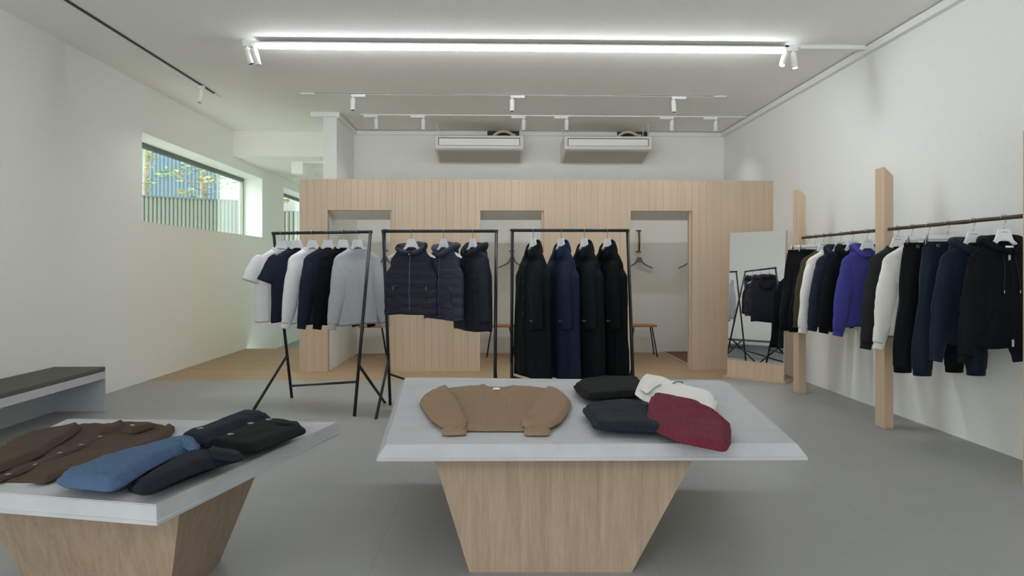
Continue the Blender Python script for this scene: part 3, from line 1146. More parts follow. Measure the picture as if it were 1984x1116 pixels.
def pad(name, outline, base, thick, m, parent=None, edge=None, wr=0.004, wfreq=9.0, seed=0, step=0.013, rot=0.0, rounds=2, bulge=0.004, extra=None):
    """a soft flat piece of cloth: outline (world x, y), base height number or function, domed edge"""
    ol = smooth_outline(outline, step, rounds)
    area = sum(a.x * b.y - b.x * a.y for a, b in zip(ol, ol[1:] + ol[:1]))
    if area < 0:
        ol.reverse()
    basef = base if callable(base) else (lambda x, y: base)
    edge = (edge or thick * 0.7) * 0.75
    n = len(ol)
    xs = [p.x for p in ol]
    ys = [p.y for p in ol]
    pts = list(ol)

    def inside(q):
        c = False
        j = n - 1
        for i in range(n):
            if (ol[i].y > q.y) != (ol[j].y > q.y) and q.x < (ol[j].x - ol[i].x) * (q.y - ol[i].y) / (ol[j].y - ol[i].y) + ol[i].x:
                c = not c
            j = i
        return c
    rnd = random.Random(seed)
    yy = min(ys)
    row = 0
    inner = []
    while yy < max(ys):
        xx = min(xs) + (step * 0.5 if row % 2 else 0)
        while xx < max(xs):
            q = Vector((xx, yy))
            if inside(q):
                d = min(seg_dist(q, ol[i], ol[(i + 1) % n]) for i in range(n))
                if d > step * 0.55:
                    inner.append((q, d))
            xx += step
        yy += step * 0.87
        row += 1
    # a finer band of points near the edge for the rounded roll
    allp = ol + [q for q, d in inner]
    ed = [(i, (i + 1) % n) for i in range(n)]
    vs, es, fs, ov, oe, of = delaunay_2d_cdt(allp, ed, [list(range(n))], 1, 1e-6)
    bm = bmesh.new()
    c = Vector((sum(xs) / n, sum(ys) / n))
    rm = Matrix.Rotation(-rot, 2)
    bv = []
    cz = basef(c.x, c.y)
    dist = {}
    for v in vs:
        d = min(seg_dist(v, ol[i], ol[(i + 1) % n]) for i in range(n))
        u = min(1.0, d / edge)
        prof = 0.42 + 0.58 * math.sqrt(max(0, 1 - (1 - u) ** 2))
        w = noise.noise(Vector((v.x * wfreq, v.y * wfreq, seed * 3.7))) * wr + noise.noise(Vector((v.x * wfreq * 2.7, v.y * wfreq * 2.7, seed * 1.7))) * wr * 0.45
        z = basef(v.x, v.y) + thick * prof + w * u
        if extra:
            z += extra(v.x, v.y) * u
        q = rm @ (v - c)
        bv.append(bm.verts.new((q.x, q.y, z - cz)))
    for f in fs:
        try:
            bm.faces.new([bv[i] for i in f])
        except ValueError:
            pass
    bmesh.ops.recalc_face_normals(bm, faces=bm.faces[:])
    if sum(f.normal.z for f in bm.faces) < 0:
        bmesh.ops.reverse_faces(bm, faces=bm.faces[:])
    # skirt: side roll down to the base
    bnd = [e for e in bm.edges if e.is_boundary]
    loops = {}
    for e in bnd:
        a, b = e.verts
        loops.setdefault(a, []).append(b)
        loops.setdefault(b, []).append(a)
    start = bnd[0].verts[0]
    chain = [start]
    prev = None
    while True:
        nx = [v for v in loops[chain[-1]] if v is not prev]
        if not nx or nx[0] is start:
            break
        prev = chain[-1]
        chain.append(nx[0])
        if len(chain) > 5000:
            break
    nn = len(chain)
    ar = sum(chain[i].co.x * chain[(i + 1) % nn].co.y - chain[(i + 1) % nn].co.x * chain[i].co.y for i in range(nn))
    sgn = 1 if ar > 0 else -1
    top = [v.co.copy() for v in chain]
    rings = [chain]
    for fz, off in ((0.72, bulge), (0.4, bulge * 1.1), (0.12, bulge * 0.5), (0.0, -bulge)):
        ring = []
        for i in range(nn):
            tg = (top[(i + 1) % nn] - top[i - 1])
            nr = Vector((tg.y, -tg.x, 0)) * sgn
            if nr.length > 1e-9:
                nr.normalize()
            p = top[i]
            q = rm.inverted() @ Vector((p.x, p.y))
            zb = basef(q.x + c.x, q.y + c.y) - cz
            ring.append(bm.verts.new((p.x + nr.x * off, p.y + nr.y * off, zb + (p.z - zb) * fz)))
        rings.append(ring)
    for a, b in zip(rings, rings[1:]):
        for i in range(nn):
            j = (i + 1) % nn
            bm.faces.new((a[i], a[j], b[j], b[i]))
    o = link_mesh(name, bm, m, None, True, (c.x, c.y, cz), rot)
    if parent is not None:
        o.parent = parent
        o.location = Vector((c.x, c.y, cz)) - parent.location
    return o


def PZ(pts, ox, oy, s, z):
    """crop pixels -> world x,y on the plane z"""
    r = []
    for a, b in pts:
        p = at_z(ox + a / s, oy + b / s, z)
        r.append((p.x, p.y))
    return r


def disc_button(parent, p, r=0.0075, m='button', tilt=None):
    bm = bmesh.new()
    lathe(bm, [(r * 0.8, 0.0), (r, 0.001), (r, 0.0025), (r * 0.8, 0.0035), (r * 0.55, 0.0028), (r * 0.2, 0.0026)], 18)
    return link_mesh('button', bm, M[m], parent, False, Vector(p) - parent.location)


def top_z(o, x, y):
    """height of a pad's surface at world x, y"""
    mw = Matrix.Translation(o.location if o.parent is None else o.location + o.parent.location) @ Matrix.Rotation(o.rotation_euler.z, 4, 'Z')
    inv = mw.inverted()
    a = inv @ Vector((x, y, 5))
    ok, loc, nrm, idx = o.ray_cast(a, Vector((0, 0, -1)))
    return (mw @ loc).z if ok else None


# flat brown sweater
S1 = 1984 / 380
t = thing('knit_sweater', 'brown ribbed sweater laid flat with folded sleeves on the concrete table', 'sweater', (*[flat(at_z(958, 790, H))[i] for i in (0, 1)], H))
O1 = (740, 720, S1)
body = PZ([(640, 165), (800, 145), (985, 130), (1035, 140), (1090, 158), (1180, 160), (1260, 156), (1335, 134), (1500, 140), (1690, 162), (1740, 300), (1700, 500), (1560, 562),
           (1300, 566), (1000, 562), (780, 560), (600, 480), (560, 300)], *O1, H + 0.015)
pad('body', body, H, 0.015, M['k_brown'], t, wr=0.003, seed=1, rot=R(-1), rounds=2)
neck = PZ([(985, 128), (1035, 122), (1085, 148), (1180, 153), (1260, 149), (1340, 128), (1330, 150), (1250, 172), (1090, 172), (1010, 150)], *O1, H + 0.02)
pad('neck_band', neck, H + 0.010, 0.011, M['k_brown'], t, wr=0.001, seed=2, step=0.008, rounds=1)
hem = PZ([(840, 485), (1440, 485), (1450, 568), (845, 566)], *O1, H + 0.02)
pad('hem_band', hem, H + 0.004, 0.0135, M['k_brown'], t, wr=0.001, seed=2, step=0.01, rounds=1)
lab = PZ([(1120, 145), (1195, 145), (1195, 160), (1120, 160)], *O1, H + 0.03)
pad('neck_label', lab, H + 0.017, 0.005, M['label'], t, wr=0, step=0.006, rounds=1, bulge=0.0005)
sl = PZ([(655, 148), (700, 195), (770, 300), (850, 440), (866, 490), (840, 535), (740, 545), (610, 535), (510, 470), (440, 380), (392, 300), (400, 262), (480, 205), (570, 165)], *O1, H + 0.03)
L_ = pad('sleeve', sl, H + 0.014, 0.026, M['k_brown'], t, wr=0.006, seed=3, rot=R(-18))
cf = PZ([(610, 515), (845, 515), (850, 606), (700, 612), (618, 610)], *O1, H + 0.02)
pad('cuff', cf, H + 0.004, 0.022, M['k_brown'], t, wr=0.002, seed=4, step=0.01, rounds=1)
sr = PZ([(1675, 152), (1600, 220), (1500, 370), (1420, 465), (1425, 520), (1480, 548), (1600, 550), (1700, 540), (1800, 490), (1870, 400), (1908, 320), (1900, 280), (1850, 225), (1780, 182)], *O1, H + 0.03)
pad('sleeve', sr, H + 0.014, 0.026, M['k_brown'], t, wr=0.006, seed=5, rot=R(20))
cf = PZ([(1440, 520), (1700, 522), (1692, 612), (1450, 612)], *O1, H + 0.02)
pad('cuff', cf, H + 0.004, 0.022, M['k_brown'], t, wr=0.002, seed=6, step=0.01, rounds=1)

# four folded sweaters
S2 = 1984 / 350
O2 = (1090, 700, S2)


def base_plane(p0, z0, p1, z1):
    """height rising linearly from z0 at p0 to z1 at p1"""
    a, b = Vector(p0[:2]), Vector(p1[:2])
    d = (b - a)
    L = d.length_squared

    def f(x, y):
        u = max(0.0, min(1.0, (Vector((x, y)) - a).dot(d) / L))
        return z0 + (z1 - z0) * (3 * u * u - 2 * u * u * u)
    return f


def root_at(name, label, cat, ol, group=None):
    x = sum(p[0] for p in ol) / len(ol)
    y = sum(p[1] for p in ol) / len(ol)
    return thing(name, label, cat, (x, y, H), 0, group)


q = PZ([(235, 405), (560, 395), (850, 395), (900, 330), (890, 260), (500, 240), (180, 285), (150, 320)], *O2, H)
q_low = PZ([(245, 412), (560, 402), (850, 402), (900, 330), (880, 280), (500, 260), (200, 300)], *O2, H)
t = root_at('folded_sweater', 'black folded sweater behind the navy one on the concrete table', 'sweater', q, 'folded sweaters on the concrete table')
pad('lower_fold', q_low, H, 0.03, M['k_black'], t, wr=0.003, seed=11, edge=0.02, bulge=0.008)
q2 = PZ([(165, 290), (230, 345), (290, 372), (560, 352), (860, 330), (880, 230), (830, 175), (620, 165), (440, 172), (200, 200), (135, 240)], *O2, H + 0.055)
pad('upper_fold', q2, H + 0.028, 0.034, M['k_black'], t, wr=0.007, seed=12, edge=0.03, bulge=0.008)
q3 = PZ([(455, 145), (535, 140), (540, 158), (460, 160)], *O2, H + 0.075)
pad('neck_label', q3, H + 0.055, 0.008, M['label'], t, wr=0, step=0.006, rounds=1, bulge=0.0005)

q = PZ([(420, 742), (800, 752), (1200, 768), (1230, 700), (1130, 560), (900, 530), (300, 540), (310, 610), (370, 690)], *O2, H)
t = root_at('folded_sweater', 'dark navy ribbed folded sweater partly under the burgundy one', 'sweater', q, 'folded sweaters on the concrete table')
pad('lower_fold', q, H, 0.03, M['k_navy'], t, wr=0.003, seed=13, edge=0.02, bulge=0.009, rot=R(-6))
q2 = PZ([(330, 580), (360, 640), (600, 660), (900, 672), (1130, 680), (1080, 560), (960, 470), (800, 402), (640, 388), (400, 405), (250, 440), (240, 470)], *O2, H + 0.07)
pad('upper_fold', q2, H + 0.028, 0.036, M['k_navy'], t, wr=0.008, seed=14, edge=0.045, bulge=0.009, rot=R(-6))
q3 = PZ([(820, 395), (960, 465), (1000, 520), (940, 500), (830, 430)], *O2, H + 0.09)
pad('neck_band', q3, H + 0.05, 0.018, M['k_navy'], t, wr=0.001, seed=2, step=0.009, rounds=1)

q = PZ([(800, 440), (1000, 470), (1300, 500), (1640, 500), (1690, 420), (1600, 330), (1300, 300), (1000, 290), (860, 330)], *O2, H + 0.01)
ws = base_plane(q[1], H + 0.062, q[2], H)
t = root_at('folded_sweater', 'white folded sweater lying partly on the black one', 'sweater', q, 'folded sweaters on the concrete table')
pad('lower_fold', PZ([(815, 400), (1000, 440), (1300, 470), (1650, 490), (1680, 400), (1600, 330), (1300, 290), (1000, 270), (840, 310)], *O2, H + 0.03), base_plane(q[0], H + 0.045, q[2], H), 0.028, M['k_white'], t, wr=0.003, seed=15, edge=0.02, bulge=0.009)
pad('upper_fold', PZ([(810, 355), (900, 385), (1200, 410), (1500, 430), (1650, 455), (1640, 330), (1640, 290), (1560, 255), (1380, 240), (1210, 240), (1120, 215), (1000, 190), (905, 170), (860, 240)], *O2, H + 0.075),
    base_plane(q[0], H + 0.072, q[2], H + 0.027), 0.03, M['k_white'], t, wr=0.006, seed=16, edge=0.035, bulge=0.008,
    extra=lambda x, y: 0.0)
q3 = PZ([(865, 260), (880, 180), (905, 128), (1000, 160), (1080, 195), (1000, 235), (930, 300)], *O2, H + 0.12)
pad('folded_sleeve', q3, H + 0.094, 0.02, M['k_white'], t, wr=0.003, seed=17, step=0.01)
lp = [at_z(1090 + a_ / S2, 700 + b_ / S2, H + 0.085) for a_, b_ in ((1212, 246), (1225, 234), (1262, 226), (1300, 226), (1322, 232), (1310, 240))]
link_mesh('neck_cord', tube_bm([v - t.location for v in lp], 0.002, 6), M['k_navy'], t, True)

q = PZ([(955, 640), (1250, 780), (1400, 832), (1750, 872), (1812, 790), (1830, 700), (1700, 640), (1400, 560), (1150, 500), (1000, 540)], *O2, H + 0.01)
bp = base_plane(q[0], H + 0.052, q[2], H)
t = root_at('folded_sweater', 'burgundy chunky ribbed folded sweater lying over the corner of the navy one', 'sweater', q, 'folded sweaters on the concrete table')
pad('lower_fold', PZ([(990, 650), (1250, 775), (1400, 826), (1750, 870), (1805, 790), (1815, 690), (1700, 640), (1400, 560), (1150, 510), (1010, 560)], *O2, H + 0.02), bp, 0.03, M['k_burg'], t, wr=0.003, seed=18, edge=0.022, bulge=0.01, rot=R(-14))
pad('upper_fold', PZ([(950, 590), (1100, 660), (1300, 740), (1500, 780), (1770, 830), (1815, 760), (1822, 620), (1790, 555), (1690, 545), (1500, 470), (1250, 440), (1060, 400), (1000, 400), (970, 480)], *O2, H + 0.085),
    lambda x, y: bp(x, y) + 0.028, 0.036, M['k_burg'], t, wr=0.007, seed=19, edge=0.045, bulge=0.01, rot=R(-14))

# cardigan on the left table
S6 = 1984 / 360
O6 = (0, 780, S6)
ol = PZ([(-700, 900), (-300, 830), (0, 800), (160, 805), (300, 815), (480, 812), (640, 735), (1000, 630), (1400, 470), (1620, 400), (1760, 300), (1750, 225), (1620, 200), (1300, 205), (1080, 225), (850, 240),
         (600, 420), (200, 640), (-200, 790), (-600, 860)], *O6, H + 0.012)
t = root_at('cardigan', 'dark brown knitted cardigan with collar laid flat, buttons down its front', 'cardigan', ol)
ol = PZ([(-700, 930), (-300, 870), (0, 812), (300, 818), (480, 812), (640, 735), (1000, 630), (1400, 470), (1640, 400), (1760, 300), (1750, 225), (1620, 200), (1300, 205), (1080, 222), (840, 235), (500, 330), (0, 520), (-600, 640), (-800, 800)], *O6, H + 0.012)
cb = pad('body', ol, H, 0.013, M['k_cardi'], t, wr=0.011, wfreq=8, seed=21, rot=R(-35), step=0.015)
ol = PZ([(860, 215), (790, 195), (700, 240), (330, 305), (100, 390), (0, 470), (-300, 640), (-560, 800), (-400, 850), (0, 680), (250, 590), (450, 500), (700, 345), (840, 255)], *O6, H + 0.035)
pad('sleeve', ol, H + 0.010, 0.028, M['k_cardi'], t, wr=0.006, seed=22, rot=R(-35))
ol = PZ([(1855, 215), (1800, 200), (1740, 240), (1640, 320), (1450, 400), (1000, 560), (620, 690), (310, 780), (470, 800), (640, 735), (1000, 625), (1420, 465), (1640, 400), (1780, 340), (1855, 260)], *O6, H + 0.03)
pad('sleeve', ol, H + 0.008, 0.020, M['k_cardi'], t, wr=0.004, seed=23, rot=R(-35))
ol = PZ([(1230, 262), (1310, 262), (1090, 352), (890, 440), (680, 530), (410, 640), (130, 755), (-100, 840), (-150, 800), (40, 735), (330, 625), (600, 515), (830, 425), (1040, 338)], *O6, H + 0.022)
pl = pad('button_placket', ol, H + 0.008, 0.010, M['k_cardi'], t, wr=0.003, wfreq=7, seed=21, step=0.009, rounds=1, edge=0.008)
for a, b in ((90, 745), (370, 635), (640, 522), (865, 430), (1070, 343), (1262, 264)):
    p = at_z(a / S6, 780 + b / S6, H + 0.026)
    z = top_z(pl, p.x, p.y) or (H + 0.024)
    disc_button(t, (p.x, p.y, z - 0.0005), 0.0095, 'button_pale')
ol = PZ([(1070, 272), (1160, 225), (1300, 165), (1330, 190), (1275, 262), (1180, 272)], *O6, H + 0.04)
pad('collar', ol, H + 0.014, 0.028, M['k_cardi'], t, wr=0.002, seed=24, step=0.009, rounds=1)
ol = PZ([(1290, 262), (1420, 280), (1560, 240), (1630, 212), (1612, 172), (1590, 200), (1500, 235), (1400, 240)], *O6, H + 0.04)
pad('collar', ol, H + 0.014, 0.028, M['k_cardi'], t, wr=0.002, seed=25, step=0.009, rounds=1)
ol = PZ([(1380, 215), (1410, 203), (1450, 212), (1440, 222), (1410, 222)], *O6, H + 0.03)
pad('neck_label', ol, H + 0.014, 0.006, M['label'], t, wr=0, step=0.005, rounds=1, bulge=0.0005)

# sky blue folded knit and navy polo
O4 = (0, 680, 1792 / 700)
ol = PZ([(292, 632), (330, 655), (430, 675), (545, 690), (590, 680), (700, 610), (860, 520), (975, 470), (985, 450), (960, 440), (900, 445), (700, 500), (480, 570), (330, 605)], *O4, H + 0.02)
t = root_at('folded_sweater', 'sky blue waffle knit folded sweater beside the brown cardigan', 'sweater', ol, 'folded knitwear on the near table')
pad('lower_fold', PZ([(300, 640), (340, 660), (440, 676), (550, 690), (600, 676), (800, 560), (940, 490), (940, 470), (800, 500), (480, 580), (330, 612)], *O4, H + 0.01), H, 0.036, M['k_sky'], t, wr=0.003, seed=31, edge=0.025, bulge=0.008, rot=R(-48))
pad('upper_fold', PZ([(292, 618), (330, 640), (450, 650), (545, 660), (600, 640), (720, 565), (850, 500), (950, 468), (980, 455), (975, 435), (940, 425), (890, 432), (770, 456), (620, 495), (480, 540), (400, 575), (330, 590)], *O4, H + 0.06),
    H + 0.034, 0.04, M['k_sky'], t, wr=0.006, seed=32, edge=0.045, bulge=0.009, rot=R(-48))
pad('neck_band', PZ([(880, 432), (940, 422), (982, 440), (980, 470), (955, 478), (935, 462)], *O4, H + 0.08), H + 0.056, 0.026, M['k_sky'], t, wr=0.002, seed=33, step=0.01, rounds=1)

ol = PZ([(590, 690), (720, 720), (800, 690), (1000, 610), (1150, 550), (1200, 515), (1100, 500), (1000, 505), (850, 560), (700, 640)], *O4, H)
t = root_at('folded_sweater', 'dark navy folded polo knit with collar nearest the table edge', 'sweater', ol, 'folded knitwear on the near table')
pad('lower_fold', PZ([(640, 697), (720, 720), (800, 690), (1000, 610), (1150, 550), (1165, 525), (1060, 505), (960, 522), (885, 562), (765, 640)], *O4, H), H, 0.036, M['k_polo'], t, wr=0.003, seed=34, edge=0.025, bulge=0.008, rot=R(-48))
pad('upper_fold', PZ([(668, 655), (700, 672), (740, 672), (860, 615), (1000, 560), (1120, 530), (1190, 512), (1195, 495), (1100, 485), (1010, 492), (950, 492), (880, 520), (755, 590)], *O4, H + 0.06),
    H + 0.034, 0.036, M['k_polo'], t, wr=0.006, seed=35, edge=0.04, bulge=0.009, rot=R(-48))
pad('collar', PZ([(1010, 492), (1060, 452), (1100, 475), (1200, 490), (1205, 505), (1160, 515), (1080, 505)], *O4, H + 0.085), H + 0.06, 0.024, M['k_polo'], t, wr=0.003, seed=36, step=0.01, rounds=1)

# ink and jet cardigans
O3 = (320, 780, 1984 / 360)
ol = PZ([(150, 385), (350, 415), (560, 330), (800, 230), (1080, 180), (1130, 140), (1060, 110), (820, 130), (600, 200), (300, 300)], *O3, H + 0.02)
t = root_at('folded_cardigan', 'dark navy folded cardigan with a button, farther from the camera of two', 'cardigan', ol, 'folded cardigans on the near table')
pad('lower_fold', PZ([(160, 390), (350, 415), (600, 360), (900, 240), (1080, 180), (1120, 160), (1000, 150), (800, 180), (500, 270), (250, 340)], *O3, H + 0.01), H, 0.036, M['k_ink'], t, wr=0.003, seed=41, edge=0.025, bulge=0.008, rot=R(-48))
nk = pad('upper_fold', PZ([(165, 365), (240, 350), (340, 370), (420, 370), (560, 300), (760, 215), (960, 170), (1090, 155), (1128, 130), (1060, 100), (1040, 85), (830, 88), (700, 130), (560, 180), (400, 245), (220, 310)], *O3, H + 0.07),
         H + 0.034, 0.044, M['k_ink'], t, wr=0.006, seed=42, edge=0.045, bulge=0.009, rot=R(-48))
p = at_z(320 + 372 / O3[2], 780 + 288 / O3[2], H + 0.075)
disc_button(t, (p.x, p.y, (top_z(nk, p.x, p.y) or H + 0.075) - 0.0005), 0.012, 'button_pale')
pad('neck_band', PZ([(780, 95), (830, 78), (1040, 78), (1062, 95), (1050, 108), (850, 115)], *O3, H + 0.088), H + 0.07, 0.016, M['k_ink'], t, wr=0.001, seed=43, step=0.009, rounds=1)

ol = PZ([(420, 440), (700, 500), (960, 512), (1200, 420), (1470, 305), (1400, 260), (1100, 260), (800, 330)], *O3, H + 0.01)
t = root_at('folded_cardigan', 'jet black folded cardigan with buttons near the table edge', 'cardigan', ol, 'folded cardigans on the near table')
pad('lower_fold', PZ([(430, 445), (700, 495), (960, 512), (1200, 425), (1470, 308), (1440, 280), (1200, 270), (900, 330), (600, 400)], *O3, H), H, 0.036, M['k_jet'], t, wr=0.003, seed=44, edge=0.025, bulge=0.008, rot=R(-48))
jk = pad('upper_fold', PZ([(420, 425), (560, 430), (740, 465), (940, 475), (1150, 395), (1400, 300), (1478, 270), (1470, 240), (1380, 210), (1250, 185), (1140, 182), (1000, 205), (840, 250), (690, 320), (560, 380)], *O3, H + 0.06),
         H + 0.034, 0.038, M['k_jet'], t, wr=0.006, seed=45, edge=0.045, bulge=0.009, rot=R(-48))
for a, b in ((697, 346), (912, 225), (1105, 190)):
    p = at_z(320 + a / O3[2], 780 + b / O3[2], H + 0.07)
    disc_button(t, (p.x, p.y, (top_z(jk, p.x, p.y) or H + 0.07) - 0.0005), 0.012, 'button_pale')
pad('neck_band', PZ([(1150, 190), (1260, 182), (1390, 212), (1400, 230), (1290, 222), (1180, 212)], *O3, H + 0.08), H + 0.062, 0.016, M['k_jet'], t, wr=0.001, seed=46, step=0.009, rounds=1)


# ------------------------------------------------------------------ garments on hangers
class Body:
    """a hollow hung garment body: table of (z, half width, front depth, back depth) below the neck"""

    def __init__(self, tab, drop=0.02, folds=0.012, k=5, seed=0, quilt=0.0, pitch=0.09, power=2.3, shear=0.0, wave=0.006):
        self.tab, self.drop, self.folds, self.k, self.seed = tab, drop, folds, k, seed
        self.quilt, self.pitch, self.power, self.wave = quilt, pitch, power, wave
        self.z0, self.z1 = tab[0][0], tab[-1][0]

    def point(self, th, z):
        hw, df, db = interp(self.tab, z)
        c, s = math.cos(th), math.sin(th)
        e = 2.0 / self.power
        x = hw * math.copysign(abs(c) ** e, c)
        y = (df if s < 0 else db) * math.copysign(abs(s) ** e, s)
        u = (self.z0 - z) / (self.z0 - self.z1)
        a = self.folds * smoothstep(0.12, 0.75, u)
        d = a * (0.6 * math.sin(self.k * th + self.seed * 1.9 + 0.8 * u) + 0.5 * math.sin((self.k * 2 - 1) * th + self.seed * 4.1 - 1.2 * u))
        d += noise.noise(Vector((x * 9, y * 9 + self.seed * 7.3, z * 5))) * self.folds * 0.55 * smoothstep(0.03, 0.2, u)
        d -= self.folds * 0.55 * max(0.0, 0.7 - 4 * abs(noise.noise(Vector((x * 7 + z * 1.5 + self.seed * 3.1, (1 if s > 0 else -1) * 2.0, z * 1.8))))) * smoothstep(0.12, 0.4, u)
        if self.quilt:
            ph = (self.z0 - z) / self.pitch
            d += self.quilt * (abs(math.sin(PI * ph)) ** 0.4 - 0.6) * smoothstep(0.1, 0.16, u)
            d += noise.noise(Vector((x * 22, y * 16 + self.seed, z * 22))) * self.quilt * 0.3
        y += math.copysign(d, s) * (0.35 + 0.65 * abs(s))
        x += d * 0.5 * c
        zz = z
        if self.drop:
            zz -= self.drop * max(0.0, -s) * smoothstep(0.16, 0.0, u)
        zz += self.wave * math.sin(3 * th + self.seed) * smoothstep(0.7, 1.0, u)
        return Vector((x, y, zz))

    def build(self, n=64, rows=44):
        bm = bmesh.new()
        zs = []
        for i in range(rows + 1):
            u = i / rows
            zs.append(self.z0 + (self.z1 - self.z0) * (u ** (1.1 if self.quilt else 1.35)))
        rings = [[self.point(2 * PI * k / n, z) for k in range(n)] for z in zs]
        last = rings[-1]
        c = sum(last, Vector()) / n
        rings.append([c + (p - c) * 0.93 + Vector((0, 0, 0.012)) for p in last])
        loft(bm, rings)
        return bm

    def front(self, x, z, off=0.002):
        """surface point at the front for local x"""
        hw = interp(self.tab, z)[0]
        r = max(-0.999, min(0.999, x / hw))
        c = math.copysign(abs(r) ** (self.power / 2), r)
        th = -math.acos(c)
        p = self.point(th, z)
        return Vector((p.x, p.y - off, p.z))


def strip_on(body, x0, x1, z0, z1, off=0.003, n=24, w=None):
    """a thin band lying on the garment's front"""
    bm = bmesh.new()
    rings = []
    for i in range(n + 1):
        z = z0 + (z1 - z0) * i / n
        r = []
        for x in (x0, (x0 + x1) / 2, x1):
            r.append(body.front(x, z, off))
        for x in (x1, (x0 + x1) / 2, x0):
            r.append(body.front(x, z, -0.001))
        rings.append(r)
    loft(bm, rings, True, True, True)
    return bm


def sleeve_bm(path, rads, n=24, rows=26, seed=0, wr=0.006, flat_=0.5):
    """path: control points (x,y,z); rads: (across, ...) per control point"""
    P = [Vector(p) for p in path]
    bm = bmesh.new()
    rings = []
    m = len(P) - 1
    for i in range(rows + 1):
        u = i / rows * m
        k = min(int(u), m - 1)
        f = u - k
        p0, p1, p2, p3 = P[max(k - 1, 0)], P[k], P[k + 1], P[min(k + 2, m)]
        c = 0.5 * ((2 * p1) + (p2 - p0) * f + (2 * p0 - 5 * p1 + 4 * p2 - p3) * f * f + (3 * p1 - p0 - 3 * p2 + p3) * f ** 3)
        t = 0.5 * ((p2 - p0) + 2 * (2 * p0 - 5 * p1 + 4 * p2 - p3) * f + 3 * (3 * p1 - p0 - 3 * p2 + p3) * f * f)
        t.normalize()
        r = rads[k] + (rads[k + 1] - rads[k]) * f
        a = Vector((0, 1, 0)).cross(t)
        a.normalize()
        b = t.cross(a)
        ring = []
        for j in range(n):
            th = 2 * PI * j / n
            q = c + a * r * math.cos(th) + b * r * flat_ * math.sin(th)
            d = noise.noise(Vector((q.x * 11 + seed, q.y * 11, q.z * 9))) * wr + 0.35 * wr * math.sin(3 * th + seed + u * 2.1)
            d -= 0.9 * wr * max(0.0, 0.75 - 4 * abs(noise.noise(Vector((q.x * 5 + q.z * 3 + seed * 2.3, q.y * 4, q.z * 8))))) * smoothstep(0.3, 1.2, u)
            q += (a * math.cos(th) + b * math.sin(th)) * d
            ring.append(q)
        rings.append(ring)
    c = sum(rings[-1], Vector()) / n
    rings.append([c + (p - c) * 0.85 - t * 0.012 for p in rings[-1]])
    loft(bm, rings)
    return bm


def band_bm(path, up, height, thick, n_cross=10):
    """a soft band swept along a path (collar, hood roll)"""
    bm = bmesh.new()
    rings = []
    P = [Vector(p) for p in path]
    for i, p in enumerate(P):
        t = (P[min(i + 1, len(P) - 1)] - P[max(i - 1, 0)]).normalized()
        u = up(i / (len(P) - 1)).normalized()
        s = t.cross(u).normalized()
        h = height(i / (len(P) - 1))
        th = thick(i / (len(P) - 1))
        rings.append([p + u * (h * 0.5 * (1 + math.cos(2 * PI * k / n_cross))) + s * th * math.sin(2 * PI * k / n_cross) for k in range(n_cross)])
    loft(bm, rings, True, True, True)
    return bm


SEED = [100]


def seedn():
    SEED[0] += 1
    return SEED[0]


def neckband(t, body, m, h=0.009, th=0.005):
    n = 40
    pts = [body.point(2 * PI * k / n, body.z0) for k in range(n)]
    bm = bmesh.new()
    rings = []
    for k in range(n):
        p = pts[k]
        o = Vector((p.x, p.y, 0)).normalized()
        rings.append([p + o * th + Vector((0, 0, -0.004)), p + o * th * 0.6 + Vector((0, 0, h)), p - o * th * 0.4 + Vector((0, 0, h)), p - o * th + Vector((0, 0, -0.004))])
    rings.append(rings[0])
    vr = loft(bm, rings)
    bmesh.ops.remove_doubles(bm, verts=bm.verts[:], dist=1e-6)
    return link_mesh('neck_band', bm, m, t, True)


NECK = -0.148
SLEEVE = {}


